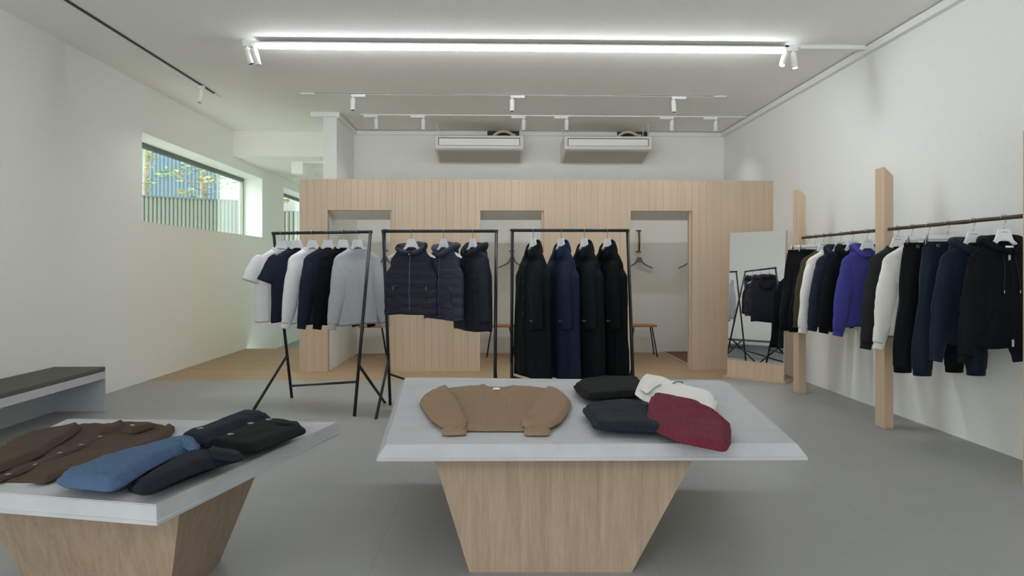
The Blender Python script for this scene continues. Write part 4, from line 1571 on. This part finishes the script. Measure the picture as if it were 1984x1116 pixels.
def top_garment(name, label, cat, loc, rotz, m, group, length=0.72, hw=0.25, sleeve='long', folds=0.012, depth=0.055, hood=False, cuffs=True, hemband=False, seed=None,
                collar=None, splay=0.02, sleeve_len=0.62, quilt=0.0, sl_r=0.078, drop=0.025, front_sleeve=0.0, power=2.3, pitch=0.085, shoulder=0.22, k=5, cuff_r=None, hemflare=0.0, slope=-0.088, back=0.72, far=1.0):
    seed = seed or seedn()
    t = thing(name, label, cat, loc, rotz, group)
    n0 = 0.084
    sh = slope
    tab = [(0.0, n0, 0.045, 0.04), (-0.014, n0 + 0.018, 0.047, 0.042), (sh * 0.42, n0 + 0.055, 0.042, 0.038), (sh * 0.75, shoulder * 0.86, 0.036, 0.033), (sh, shoulder - 0.008, 0.034, 0.031),
           (sh - 0.025, shoulder + 0.004, depth * 0.72, depth * 0.7),
           (sh - 0.077, shoulder + 0.01, depth * 0.95, depth * 0.9), (-0.25, hw, depth * 1.03, depth), (-length * 0.6, hw + 0.004, depth * 1.08, depth * 1.03), (-length, hw + hemflare, depth * (1.0 if not hemband else 0.9), depth)]
    if hemband:
        tab[-1:] = [(-length + 0.07, hw + 0.008, depth * 1.15, depth * 1.1), (-length + 0.055, hw - 0.012, depth, depth * 0.95), (-length, hw - 0.02, depth * 0.92, depth * 0.9)]
    tab = [(z_, w_, f_, b_ * back) for z_, w_, f_, b_ in tab]
    b = Body(tab, drop, folds, k, seed, quilt, pitch, power)
    off = Vector((0, 0, NECK))
    bo = link_mesh('body', b.build(110, 130) if quilt else b.build(), m, t, True, off)
    if sleeve == 'long':
        for s in (-1, 1):
            fs = front_sleeve
            g = sl_r / 0.078
            spec = [(sh - 0.014, shoulder - 0.004, 0.036, 0.0), (sh - 0.07, shoulder + 0.014, 0.066, -0.008), (sh - 0.17, shoulder + 0.032 + splay * 0.4, 0.079, -0.018), (sh - sleeve_len * 0.52, shoulder + 0.054 + splay, 0.082, -0.028),
                    (sh - sleeve_len * 0.79, shoulder + 0.068 + splay, 0.064, -0.036), (sh - sleeve_len, shoulder + 0.074 + splay, 0.047, -0.04)]
            rr = [r * g for z, o_, r, y in spec]
            if cuff_r:
                rr[-1] = cuff_r
            fy = far if s < 0 else 1.0
            path = [(s * (o_ - r), fy * (y - fs * min(1.0, i / 3) - (g - 1) * 0.03), z) for i, ((z, o_, q_, y), r) in enumerate(zip(spec, rr))]
            so = link_mesh('sleeve', sleeve_bm(path, rr, seed=seed + s), m, t, True, off)
            SLEEVE[s] = (so, Vector(path[-1]), (Vector(path[-1]) - Vector(path[-2])).normalized(), rr[-1])
            if cuffs:
                e0, e1 = Vector(path[-2]), Vector(path[-1])
                d = (e1 - e0).normalized()
                r = rr[-1] * 0.94
                link_mesh('cuff', sleeve_bm([e1 - d * 0.012, e1 + d * 0.02, e1 + d * 0.045], [r, r * 0.98, r * 0.94], rows=8, seed=seed, wr=0.002), m, so, True)
    elif sleeve == 'short':
        for s in (-1, 1):
            path = [(s * (shoulder - 0.05), 0, -0.09), (s * (shoulder - 0.005), -0.003, -0.135), (s * (shoulder + 0.035), -0.01, -0.22), (s * (shoulder + 0.068), -0.018, -0.31)]
            link_mesh('sleeve', sleeve_bm(path, [0.045, 0.066, 0.078, 0.081], seed=seed + s, flat_=0.36, rows=16), m, t, True, off)
    if hood:
        pts = []
        for i in range(29):
            a = R(-84 + 348 * (i / 28))
            back = max(0.0, math.sin(a))
            pts.append(Vector((0.102 * math.cos(a), 0.062 * math.sin(a) + 0.025 * back, -0.03 - 0.052 * max(0, -math.sin(a)))))

        def upf(u):
            a = R(-84 + 348 * u)
            return Vector((0.35 * math.cos(a), 0.45 * math.sin(a), 1.0))
        hb = band_bm(pts, upf, lambda u: 0.035 + 0.045 * max(0.0, math.sin(PI * u)) ** 0.8, lambda u: 0.017 + 0.016 * math.sin(PI * u), 14)
        for v in hb.verts:
            v.co += Vector((1, 1, 1)) * noise.noise(v.co * 11 + Vector((seed, 0, 0))) * 0.02
        link_mesh('hood', hb, m, t, True, off)
        # the bag of the hood falling down the back
        bag = bmesh.new()
        lathe(bag, [(0.004, 0.045), (0.09, 0.035), (0.125, 0.0), (0.13, -0.06), (0.1, -0.14), (0.04, -0.18), (0.004, -0.185)], 28)
        for v in bag.verts:
            v.co = Vector((v.co.x * 0.95, 0.062 + v.co.y * 0.3, v.co.z - 0.02))
            v.co += Vector((0.4, 1, 0.6)) * noise.noise(v.co * 12 + Vector((seed, 3, 0))) * 0.012
        link_mesh('hood_bag', bag, m, t, True, off)
    elif collar is None:
        neckband(t, b, m).location = off
    t2 = (t, b, off)
    return t2


def zipper(t, b, off, x=0.0, z0=-0.03, z1=-0.6, w=0.006, m='zip', name='zip'):
    return link_mesh(name, strip_on(b, x - w, x + w, z0, z1, 0.004), M[m], t, True, off)


def pull(parent, p, m='zip', s=1.0):
    return link_mesh('zip_pull', box_bm(-0.005 * s, 0.005 * s, -0.004, 0.0, -0.03 * s, 0.0, bevel=0.0015), M[m], parent, False, p)


# racks
def rack(label, loc, rotz, zl, zr):
    t = thing('clothes_rack', label, 'clothes rack', loc, rotz)
    L, hgt, sp, r = 0.505, 1.612, 0.30, 0.0145
    link_mesh('top_rail', tube_bm([(-L - r, 0, hgt), (L + r, 0, hgt)], r, 14), M['black_metal'], t, True)
    for s, sg in ((-1, 1), (1, -1)):
        link_mesh('leg', tube_bm([(s * L, 0, hgt), (s * L, sg * sp, 0)], r, 14), M['black_metal'], t, True)
        zb = 0.43
        link_mesh('brace', tube_bm([(s * L, sg * sp * (1 - zb / hgt), zb), (s * L, -sg * sp, 0)], r * 0.9, 14), M['black_metal'], t, True)
    link_mesh('stretcher', tube_bm([(-L, sp * (1 - zl / hgt), zl), (L, -sp * (1 - zr / hgt), zr)], r * 0.75, 12), M['black_metal'], t, True)
    return t


def on_rack(cx, cy, rot, u):
    return Vector((cx + math.cos(rot) * u, cy + math.sin(rot) * u, 1.612))


R1 = (X_at(622, 6.38), 6.38, R(-17))
rack('black steel clothes rack holding shirts, nearest the window wall', (R1[0], R1[1], 0), R1[2], 0.12, 0.29)
R2 = (X_at(852, 6.1), 6.1, R(-3))
rack('black steel clothes rack holding quilted vests and a parka, middle of three', (R2[0], R2[1], 0), R2[2], 0.30, 0.09)
R3 = (X_at(1104.5, 5.95), 5.95, R(0))
rack('black steel clothes rack holding long coats, nearest the open fitting room', (R3[0], R3[1], 0), R3[2], 0.30, 0.09)
HZ = 0.0035      # hanger hooks sit on the rail

# rack one: six shirts
g1 = 'shirts on the rack by the window wall'
A1 = R(34)
for i, (u, kind, m, lab, hl) in enumerate((
        (-0.42, 'tee', 'c_white', 'white short-sleeved t-shirt, end of the shirt rack nearest the window', 'white hanger holding the white t-shirt'),
        (-0.255, 'tee', 'c_navy', 'navy short-sleeved t-shirt beside the white one on the shirt rack', 'white hanger holding the navy t-shirt'),
        (-0.09, 'ls', 'c_white', 'white long-sleeved shirt between the navy t-shirt and navy long sleeve', 'white hanger holding the white long-sleeved shirt'),
        (0.07, 'ls', 'c_navy', 'navy long-sleeved shirt between white and black ones on the rack', 'white hanger holding the navy long-sleeved shirt'),
        (0.23, 'ls', 'c_black', 'black long-sleeved shirt hanging next to the grey one', 'white hanger holding the black long-sleeved shirt'),
        (0.375, 'ls', 'c_grey', 'grey melange long-sleeved shirt in front on the shirt rack', 'white hanger holding the grey long-sleeved shirt'))):
    p = on_rack(*R1, u)
    hanger((p.x, p.y, p.z + HZ), A1, hl, rail=R1[2] + R(180))
    if kind == 'tee':
        top_garment('t_shirt', lab, 't-shirt', (p.x, p.y, p.z + HZ), A1, M[m], g1, 0.685, 0.235, 'short', folds=0.018, depth=0.05)
    else:
        top_garment('long_sleeved_shirt', lab, 'shirt', (p.x, p.y, p.z + HZ), A1, M[m], g1, 0.70, 0.22, 'long', folds=0.018, depth=0.046, sleeve_len=0.60, sl_r=0.075, splay=0.005, front_sleeve=0.0)

# rack two: two quilted vests and a parka
g2 = 'jackets on the middle rack'
for i, (u, a, m, lab, hl) in enumerate(((-0.252, R(-11), 'c_vest', 'dark quilted hooded vest in front on the middle rack, facing outwards', 'white hanger holding the front quilted vest'),
                                        (0.035, R(-42), 'c_vest2', 'slate quilted hooded vest behind the darker vest on the middle rack', 'white hanger holding the slate quilted vest'))):
    p = on_rack(*R2, u)
    hanger((p.x, p.y, p.z + HZ), a, hl, wd=0.225, rail=R2[2])
    t, b, off = top_garment('quilted_vest', lab, 'vest', (p.x, p.y, p.z + HZ), a, M[m], g2, 0.60 if i == 0 else 0.64, 0.245, None, folds=0.005, depth=0.056, hood=True, quilt=0.018, pitch=0.088, shoulder=0.185, drop=0.03, power=2.5)
    z1 = -0.57 if i == 0 else -0.61
    zipper(t, b, off, 0.0, -0.03, z1, 0.0045)
    tab = link_mesh('throat_tab', strip_on(b, -0.042, 0.042, -0.022, -0.07, 0.03, 6), M[m], t, True, off)
    sn = bmesh.new()
    lathe(sn, [(0.006, 0.0), (0.007, 0.002), (0.003, 0.004)], 14)
    bmesh.ops.rotate(sn, verts=sn.verts[:], cent=(0, 0, 0), matrix=Matrix.Rotation(R(90), 3, 'X'))
    link_mesh('snap', sn, M['chrome'], tab, False, b.front(0.0, -0.05, 0.034))
    for sx in (-1, 1):
        zp = link_mesh('pocket_zip', strip_on(b, sx * 0.15 - 0.004, sx * 0.15 + 0.004, -0.34, -0.48, 0.005, 10), M['black'], t, True, off)
        link_mesh('zip_pull', box_bm(-0.006, 0.006, -0.005, 0, -0.035, 0, bevel=0.002), M['button'], zp, False, b.front(sx * 0.15, -0.345, 0.004))
u, a = 0.295, R(-51)
p = on_rack(*R2, u)
hanger((p.x, p.y, p.z + HZ), a, 'white hanger holding the dark parka on the middle rack', rail=R2[2])
t, b, off = top_garment('parka', 'dark navy parka with chest pocket behind the vests on the middle rack', 'jacket', (p.x, p.y, p.z + HZ), a, M['c_parka'], g2, 0.735, 0.255, 'long', folds=0.012, depth=0.068, hood=True, sleeve_len=0.57, sl_r=0.088, cuffs=False, cuff_r=0.062, splay=0.0)
zipper(t, b, off, 0.0, -0.03, -0.7, 0.012, 'c_parka', 'placket')
link_mesh('chest_pocket', strip_on(b, 0.075, 0.16, -0.26, -0.38, 0.008, 8), M['c_parka'], t, True, off)
link_mesh('pocket_flap', strip_on(b, 0.07, 0.165, -0.245, -0.285, 0.014, 6), M['c_parka'], t, True, off)


# rack three: four long coats
def coat(loc, rot, m, label, group, length=1.16, buttons=True, seed=None):
    t, b, off = top_garment('long_coat', label, 'coat', loc, rot, m, group, length, 0.265, 'long', folds=0.022, depth=0.078, collar='stand', sleeve_len=0.58, sl_r=0.095, cuffs=False, cuff_r=0.078, splay=0.0, drop=0.05, hemflare=0.022, k=4, seed=seed, slope=-0.12, shoulder=0.205, front_sleeve=0.035, far=0.1)
    # stand-and-fall collar, open at the front
    for s in (-1, 1):
        pts = []
        for i in range(15):
            a = R(90 - s * 168 * (i / 14))
            pts.append(Vector((0.112 * math.cos(a), 0.07 * math.sin(a) + 0.004, -0.045 - 0.06 * (i / 14) ** 2)))

        def upf(u, s=s):
            a = R(90 - s * 168 * u)
            return Vector((-0.32 * math.cos(a), -0.25 * math.sin(a), 1.0))
        cb_ = band_bm(pts, upf, lambda u: 0.115 - 0.03 * u, lambda u: 0.007, 12)
        link_mesh('collar', cb_, m, t, True, off)
    link_mesh('placket', strip_on(b, -0.03, 0.012, -0.07, -length + 0.03, 0.006, 40), m, t, True, off)
    so, e1, d, r = SLEEVE[1]
    for bx in (-0.03, 0.0):
        bt = bmesh.new()
        lathe(bt, [(0.007, 0.0), (0.009, 0.002), (0.007, 0.004), (0.002, 0.0035)], 14)
        bmesh.ops.rotate(bt, verts=bt.verts[:], cent=(0, 0, 0), matrix=Matrix.Rotation(R(90), 3, 'X'))
        link_mesh('cuff_button', bt, M['button'], so, False, e1 - d * 0.07 + Vector((bx, -r * 0.53 - 0.004, 0)))
    link_mesh('cuff_tab', box_bm(-0.05, 0.018, -0.006, 0.0, -0.018, 0.018, bevel=0.003), m, so, False, e1 - d * 0.07 + Vector((0, -r * 0.53, 0)))
    if buttons:
        for z in (-0.16, -0.3, -0.44, -0.58):
            bt = bmesh.new()
            lathe(bt, [(0.009, 0.0), (0.0115, 0.002), (0.009, 0.004), (0.003, 0.0035)], 16)
            bmesh.ops.rotate(bt, verts=bt.verts[:], cent=(0, 0, 0), matrix=Matrix.Rotation(R(90), 3, 'X'))
            link_mesh('button', bt, M['black'], t, False, off + b.front(-0.01, z, 0.008))
    return t


g3 = 'long coats on the rack'
for i, (px, m, lab, hl) in enumerate(((1033, 'c_coat', 'bottle green long coat with cuff buttons, first on the coat rack', 'white hanger inside the first bottle green coat'),
                                      (1087, 'c_coat_navy', 'navy blue long coat, the only blue one on the coat rack', 'white hanger inside the navy coat'),
                                      (1132, 'c_coat', 'dark green long coat between the navy coat and the last coat', 'white hanger inside the coat next to the navy coat'),
                                      (1176.6, 'c_coat_black', 'black long coat, last on the coat rack beside the open fitting room', 'white hanger inside the last black coat'))):
    u = X_at(px, R3[1]) - R3[0]
    p = on_rack(*R3, u)
    a = R(-63)
    hanger((p.x, p.y, p.z + HZ), a, hl, wd=0.145, rail=R3[2])
    coat((p.x, p.y, p.z + HZ), a, M[m], lab, g3, 1.13, seed=7 + i)

# ------------------------------------------------------------------ posts and rails on the right
XBAR, ZBAR = 3.158, 1.592


def post(yf, label):
    t = bmesh.new()
    x0, x1, y0, y1 = 3.12, 3.195, yf, yf + 0.13
    poly_l = 2.092
    vs = [t.verts.new(v) for v in ((x0, y0, 0), (x1, y0, 0), (x1, y1, 0), (x0, y1, 0), (x0, y0, 2.092), (x1, y0, 2.018), (x1, y1, 2.018), (x0, y1, 2.092))]
    for f in ((0, 3, 2, 1), (4, 5, 6, 7), (0, 1, 5, 4), (1, 2, 6, 5), (2, 3, 7, 6), (3, 0, 4, 7)):
        t.faces.new([vs[i] for i in f])
    bmesh.ops.bevel(t, geom=t.edges[:], offset=0.002, segments=1, affect='EDGES')
    return tag(link_mesh('wooden_post', t, M['oak']), label, 'post', 'oak posts of the clothes rail')


Y1, Y2, Y3 = 6.885, 5.36, 3.806
post(Y1, 'oak post with slanted top, farthest of the clothes rail posts, by the mirror')
post(Y2, 'oak post with slanted top in the middle of the clothes rail')
post(Y3, 'oak post at the edge of the photo nearest the camera')
for ya, yb, lab in ((Y2 + 0.1305, Y1 - 0.0005, 'dark wooden hanging rail between the two visible oak posts'),
                    (Y3 + 0.1305, Y2 - 0.0005, 'dark wooden hanging rail holding the black velour hoodie')):
    rnd = random.Random(int(ya * 10))
    pts = [(XBAR + 0.001 * rnd.uniform(-1, 1), ya + (yb - ya) * k / 16, ZBAR + 0.001 * rnd.uniform(-1, 1)) for k in range(17)]
    tag(link_mesh('hanging_rail', tube_bm(pts, [0.0135 + 0.0012 * rnd.uniform(-1, 1) for _ in pts], 14), M['rail_wood'], None, True), lab, 'rail')


def clip_hanger(loc, label):
    t = thing('clip_hanger', label, 'hanger', loc, 0, 'clip hangers for trousers')
    link_mesh('cross_bar', box_bm(-0.17, 0.17, -0.007, 0.007, -0.112, -0.085, bevel=0.004), M['hanger_white'], t)
    link_mesh('hook', hook_bm(), M['chrome'], t, True)
    for s in (-1, 1):
        bm = bmesh.new()
        box(bm, s * 0.155 - 0.011, s * 0.155 + 0.011, -0.012, -0.0075, -0.15, -0.095, bevel=0.002)
        box(bm, s * 0.155 - 0.011, s * 0.155 + 0.011, 0.0075, 0.012, -0.15, -0.095, bevel=0.002)
        box(bm, s * 0.155 - 0.007, s * 0.155 + 0.007, -0.016, -0.0125, -0.105, -0.08, bevel=0.0015)
        link_mesh('clip', bm, M['chrome'], t)
    return t


def trousers(loc, m, label, group, length=0.92, waist=0.172, hem=0.185, seed=1, eyelets=False):
    t = thing('trousers', label, 'trousers', loc, 0, group)
    top = -0.128
    bm = bmesh.new()
    for s in (-1, 1):
        rings = []
        for i in range(31):
            u = i / 30
            z = top - 0.035 - (length - 0.075) * u
            cx = s * (waist * 0.5 + (hem - waist * 0.5) * smoothstep(0.05, 1.0, u))
            hw = waist * 0.5 + 0.006 + 0.018 * math.sin(PI * min(1, u * 2.2)) - 0.022 * u - 0.012 * smoothstep(0.86, 1.0, u)
            d = 0.03 + 0.036 * smoothstep(0, 0.25, u) - 0.012 * u
            ring = []
            for k in range(28):
                th = 2 * PI * k / 28
                x = cx + hw * math.cos(th)
                y = d * math.sin(th)
                w = 0.007 * noise.noise(Vector((x * 10 + seed, y * 10, z * 7))) + 0.004 * math.sin(4 * th + seed + 5 * u)
                ring.append(Vector((x + w * math.cos(th), y + w * math.sin(th), z)))
            rings.append(ring)
        loft(bm, rings)
    link_mesh('legs', bm, m, t, True)
    for s in (-1, 1):
        rings = []
        for u, r in ((0, 1.0), (0.25, 0.93), (1, 0.9), (1.0, 0.8)):
            z = top - length + 0.045 - 0.055 * u
            rings.append([Vector((s * hem + (waist * 0.5 - 0.02) * r * math.cos(2 * PI * k / 28), 0.046 * r * math.sin(2 * PI * k / 28), z)) for k in range(28)])
        bm = bmesh.new()
        loft(bm, rings)
        link_mesh('cuff', bm, m, t, True)
    rings = []
    for z, g in ((0, 0.0), (-0.004, 0.003), (-0.02, 0.004), (-0.038, 0.003), (-0.042, 0.0)):
        ring = []
        for k in range(72):
            th = 2 * PI * k / 72
            w = 0.0016 * math.sin(36 * th)
            ring.append(Vector(((waist + g + w) * math.cos(th), (0.0245 + g + w) * math.sin(th), top + z)))
        rings.append(ring)
    bm = bmesh.new()
    loft(bm, rings)
    link_mesh('waistband', bm, m, t, True)
    if eyelets:
        for s in (-1, 1):
            bm = bmesh.new()
            pts = [(0.0095 * math.cos(2 * PI * k / 16), 0, 0.0095 * math.sin(2 * PI * k / 16)) for k in range(17)]
            tube(bm, pts, 0.0022, 8, False)
            link_mesh('eyelet', bm, M['chrome'], t, True, (s * 0.1, -0.034, top - 0.03))
    for s in (-1, 1):
        pts = [(s * (0.13 + 0.02 * k / 8), -0.058 + 0.004 * k / 8, top - 0.09 - 0.13 * k / 8) for k in range(9)]
        link_mesh('pocket_edge', tube_bm(pts, 0.0025, 6), m, t, True)
    return t


def hang(y, dx=0.0):
    return (XBAR + dx, y - 0.085, ZBAR + 0.003)


ga = 'clothes on the far half of the right rail'
gb = 'clothes on the near half of the right rail'
clip_hanger(hang(6.86), 'white clip hanger at the far end of the rail by the oak post')
trousers(hang(6.86, -0.02), M['c_vblack'], 'black trousers at the far end of the rail beside the mirror', ga, 0.80, 0.175, 0.20, 1)
clip_hanger(hang(6.69), 'white clip hanger holding trousers behind the olive sweatshirt')
trousers(hang(6.69), M['c_black'], 'black trousers hidden mostly behind the olive sweatshirt', ga, 0.80, 0.175, 0.20, 2)


def sweatshirt(y, m, label, hlabel, group, hood=False, length=0.66, seed=None, name='sweatshirt', cat='sweatshirt', sl=0.6, rot=0.0, **kw):
    p = hang(y)
    hanger(p, rot, hlabel, group='white hangers on the right rail', mark=True)
    return top_garment(name, label, cat, p, rot, m, group, length, 0.245, 'long', folds=0.011, depth=0.058, hood=hood, hemband=True, sleeve_len=sl, sl_r=0.08, splay=0.025, seed=seed, **kw)


sweatshirt(6.53, M['c_olive'], 'olive brown sweatshirt near the far oak post', 'white hanger holding the olive sweatshirt', ga, rot=R(3))
sweatshirt(6.40, M['c_off'], 'off-white sweatshirt between the olive one and navy hoodie', 'white hanger holding the off-white sweatshirt on the far rail', ga, length=0.69, sl=0.64)
sweatshirt(6.21, M['c_navy'], 'navy hooded sweatshirt beside the off-white sweatshirt', 'white hanger holding the navy hoodie on the far rail', ga, True, 0.68, name='hoodie', cat='hoodie')
sweatshirt(6.0, M['c_black'], 'black hooded sweatshirt behind the cobalt blue one', 'white hanger holding the black hoodie behind the blue one', ga, True, 0.68, name='hoodie', cat='hoodie')
t, b, off = sweatshirt(5.757, M['c_blue'], 'cobalt blue zip hoodie next to the middle oak post', 'white hanger holding the cobalt blue hoodie', ga, True, 0.66, name='hoodie', cat='hoodie')
zipper(t, b, off, 0.0, -0.05, -0.64, 0.006)
sweatshirt(5.33, M['c_char'], 'charcoal sweatshirt behind the white one on the near rail', 'white hanger holding the charcoal sweatshirt', gb, length=0.70, sl=0.66)
sweatshirt(5.15, M['c_off'], 'off-white sweatshirt in front of the charcoal one by the middle post', 'white hanger holding the off-white sweatshirt on the near rail', gb, length=0.68, sl=0.64)
clip_hanger(hang(4.95), 'white clip hanger holding the black velour trousers')
trousers(hang(4.95, 0.0), M['c_vblack'], 'black velour jogging trousers next to the off-white sweatshirt', gb, 0.93, 0.178, 0.19, 3, True)
clip_hanger(hang(4.74), 'white clip hanger holding the navy velour trousers')
trousers(hang(4.74, 0.01), M['c_vnavy'], 'navy velour jogging trousers with metal eyelets', gb, 0.92, 0.178, 0.19, 4, True)


def pouch(t, b, off, m, z0=-0.4, z1=-0.58):
    for s in (-1, 1):
        pts = [b.front(s * (0.10 + 0.07 * k / 8), z0 + (z1 - z0) * k / 8, 0.002) for k in range(9)]
        link_mesh('pocket_edge', tube_bm(pts, 0.003, 6), m, t, True, off)


t, b, off = sweatshirt(4.49, M['c_vnavy'], 'navy velour zip hoodie partly covered by the black hoodie', 'white hanger holding the navy velour hoodie', gb, True, 0.665, name='hoodie', cat='hoodie', sl=0.64)
pouch(t, b, off, M['c_vnavy'])
zipper(t, b, off, 0.0, -0.05, -0.64, 0.006)
t, b, off = sweatshirt(4.22, M['c_vblack'], 'black velour zip hoodie with drawcords, nearest on the right rail', 'white hanger holding the black velour hoodie', gb, True, 0.655, name='hoodie', cat='hoodie', sl=0.62)
pouch(t, b, off, M['c_vblack'])
zz = zipper(t, b, off, 0.0, -0.06, -0.64, 0.005, 'c_vblack', 'zip')
for z in (-0.075, -0.6):
    link_mesh('zip_pull', box_bm(-0.008, 0.008, -0.008, 0, -0.045, 0, bevel=0.002), M['chrome'], zz, False, b.front(0.0, z, 0.004))
link_mesh('neck_label', strip_on(b, -0.025, 0.025, -0.004, -0.018, 0.004, 4), M['label'], t, True, off)
for s in (-1, 1):
    pts = [b.front(s * (0.03 + 0.002 * k), -0.02 - 0.028 * k, 0.006) for k in range(11)]
    c = link_mesh('drawcord', tube_bm(pts, 0.0028, 8), M['c_char'], t, True, off)
    q = pts[-1]
    link_mesh('cord_tip', tube_bm([q, q + Vector((0, 0, -0.022))], 0.004, 8), M['chrome'], c, True)
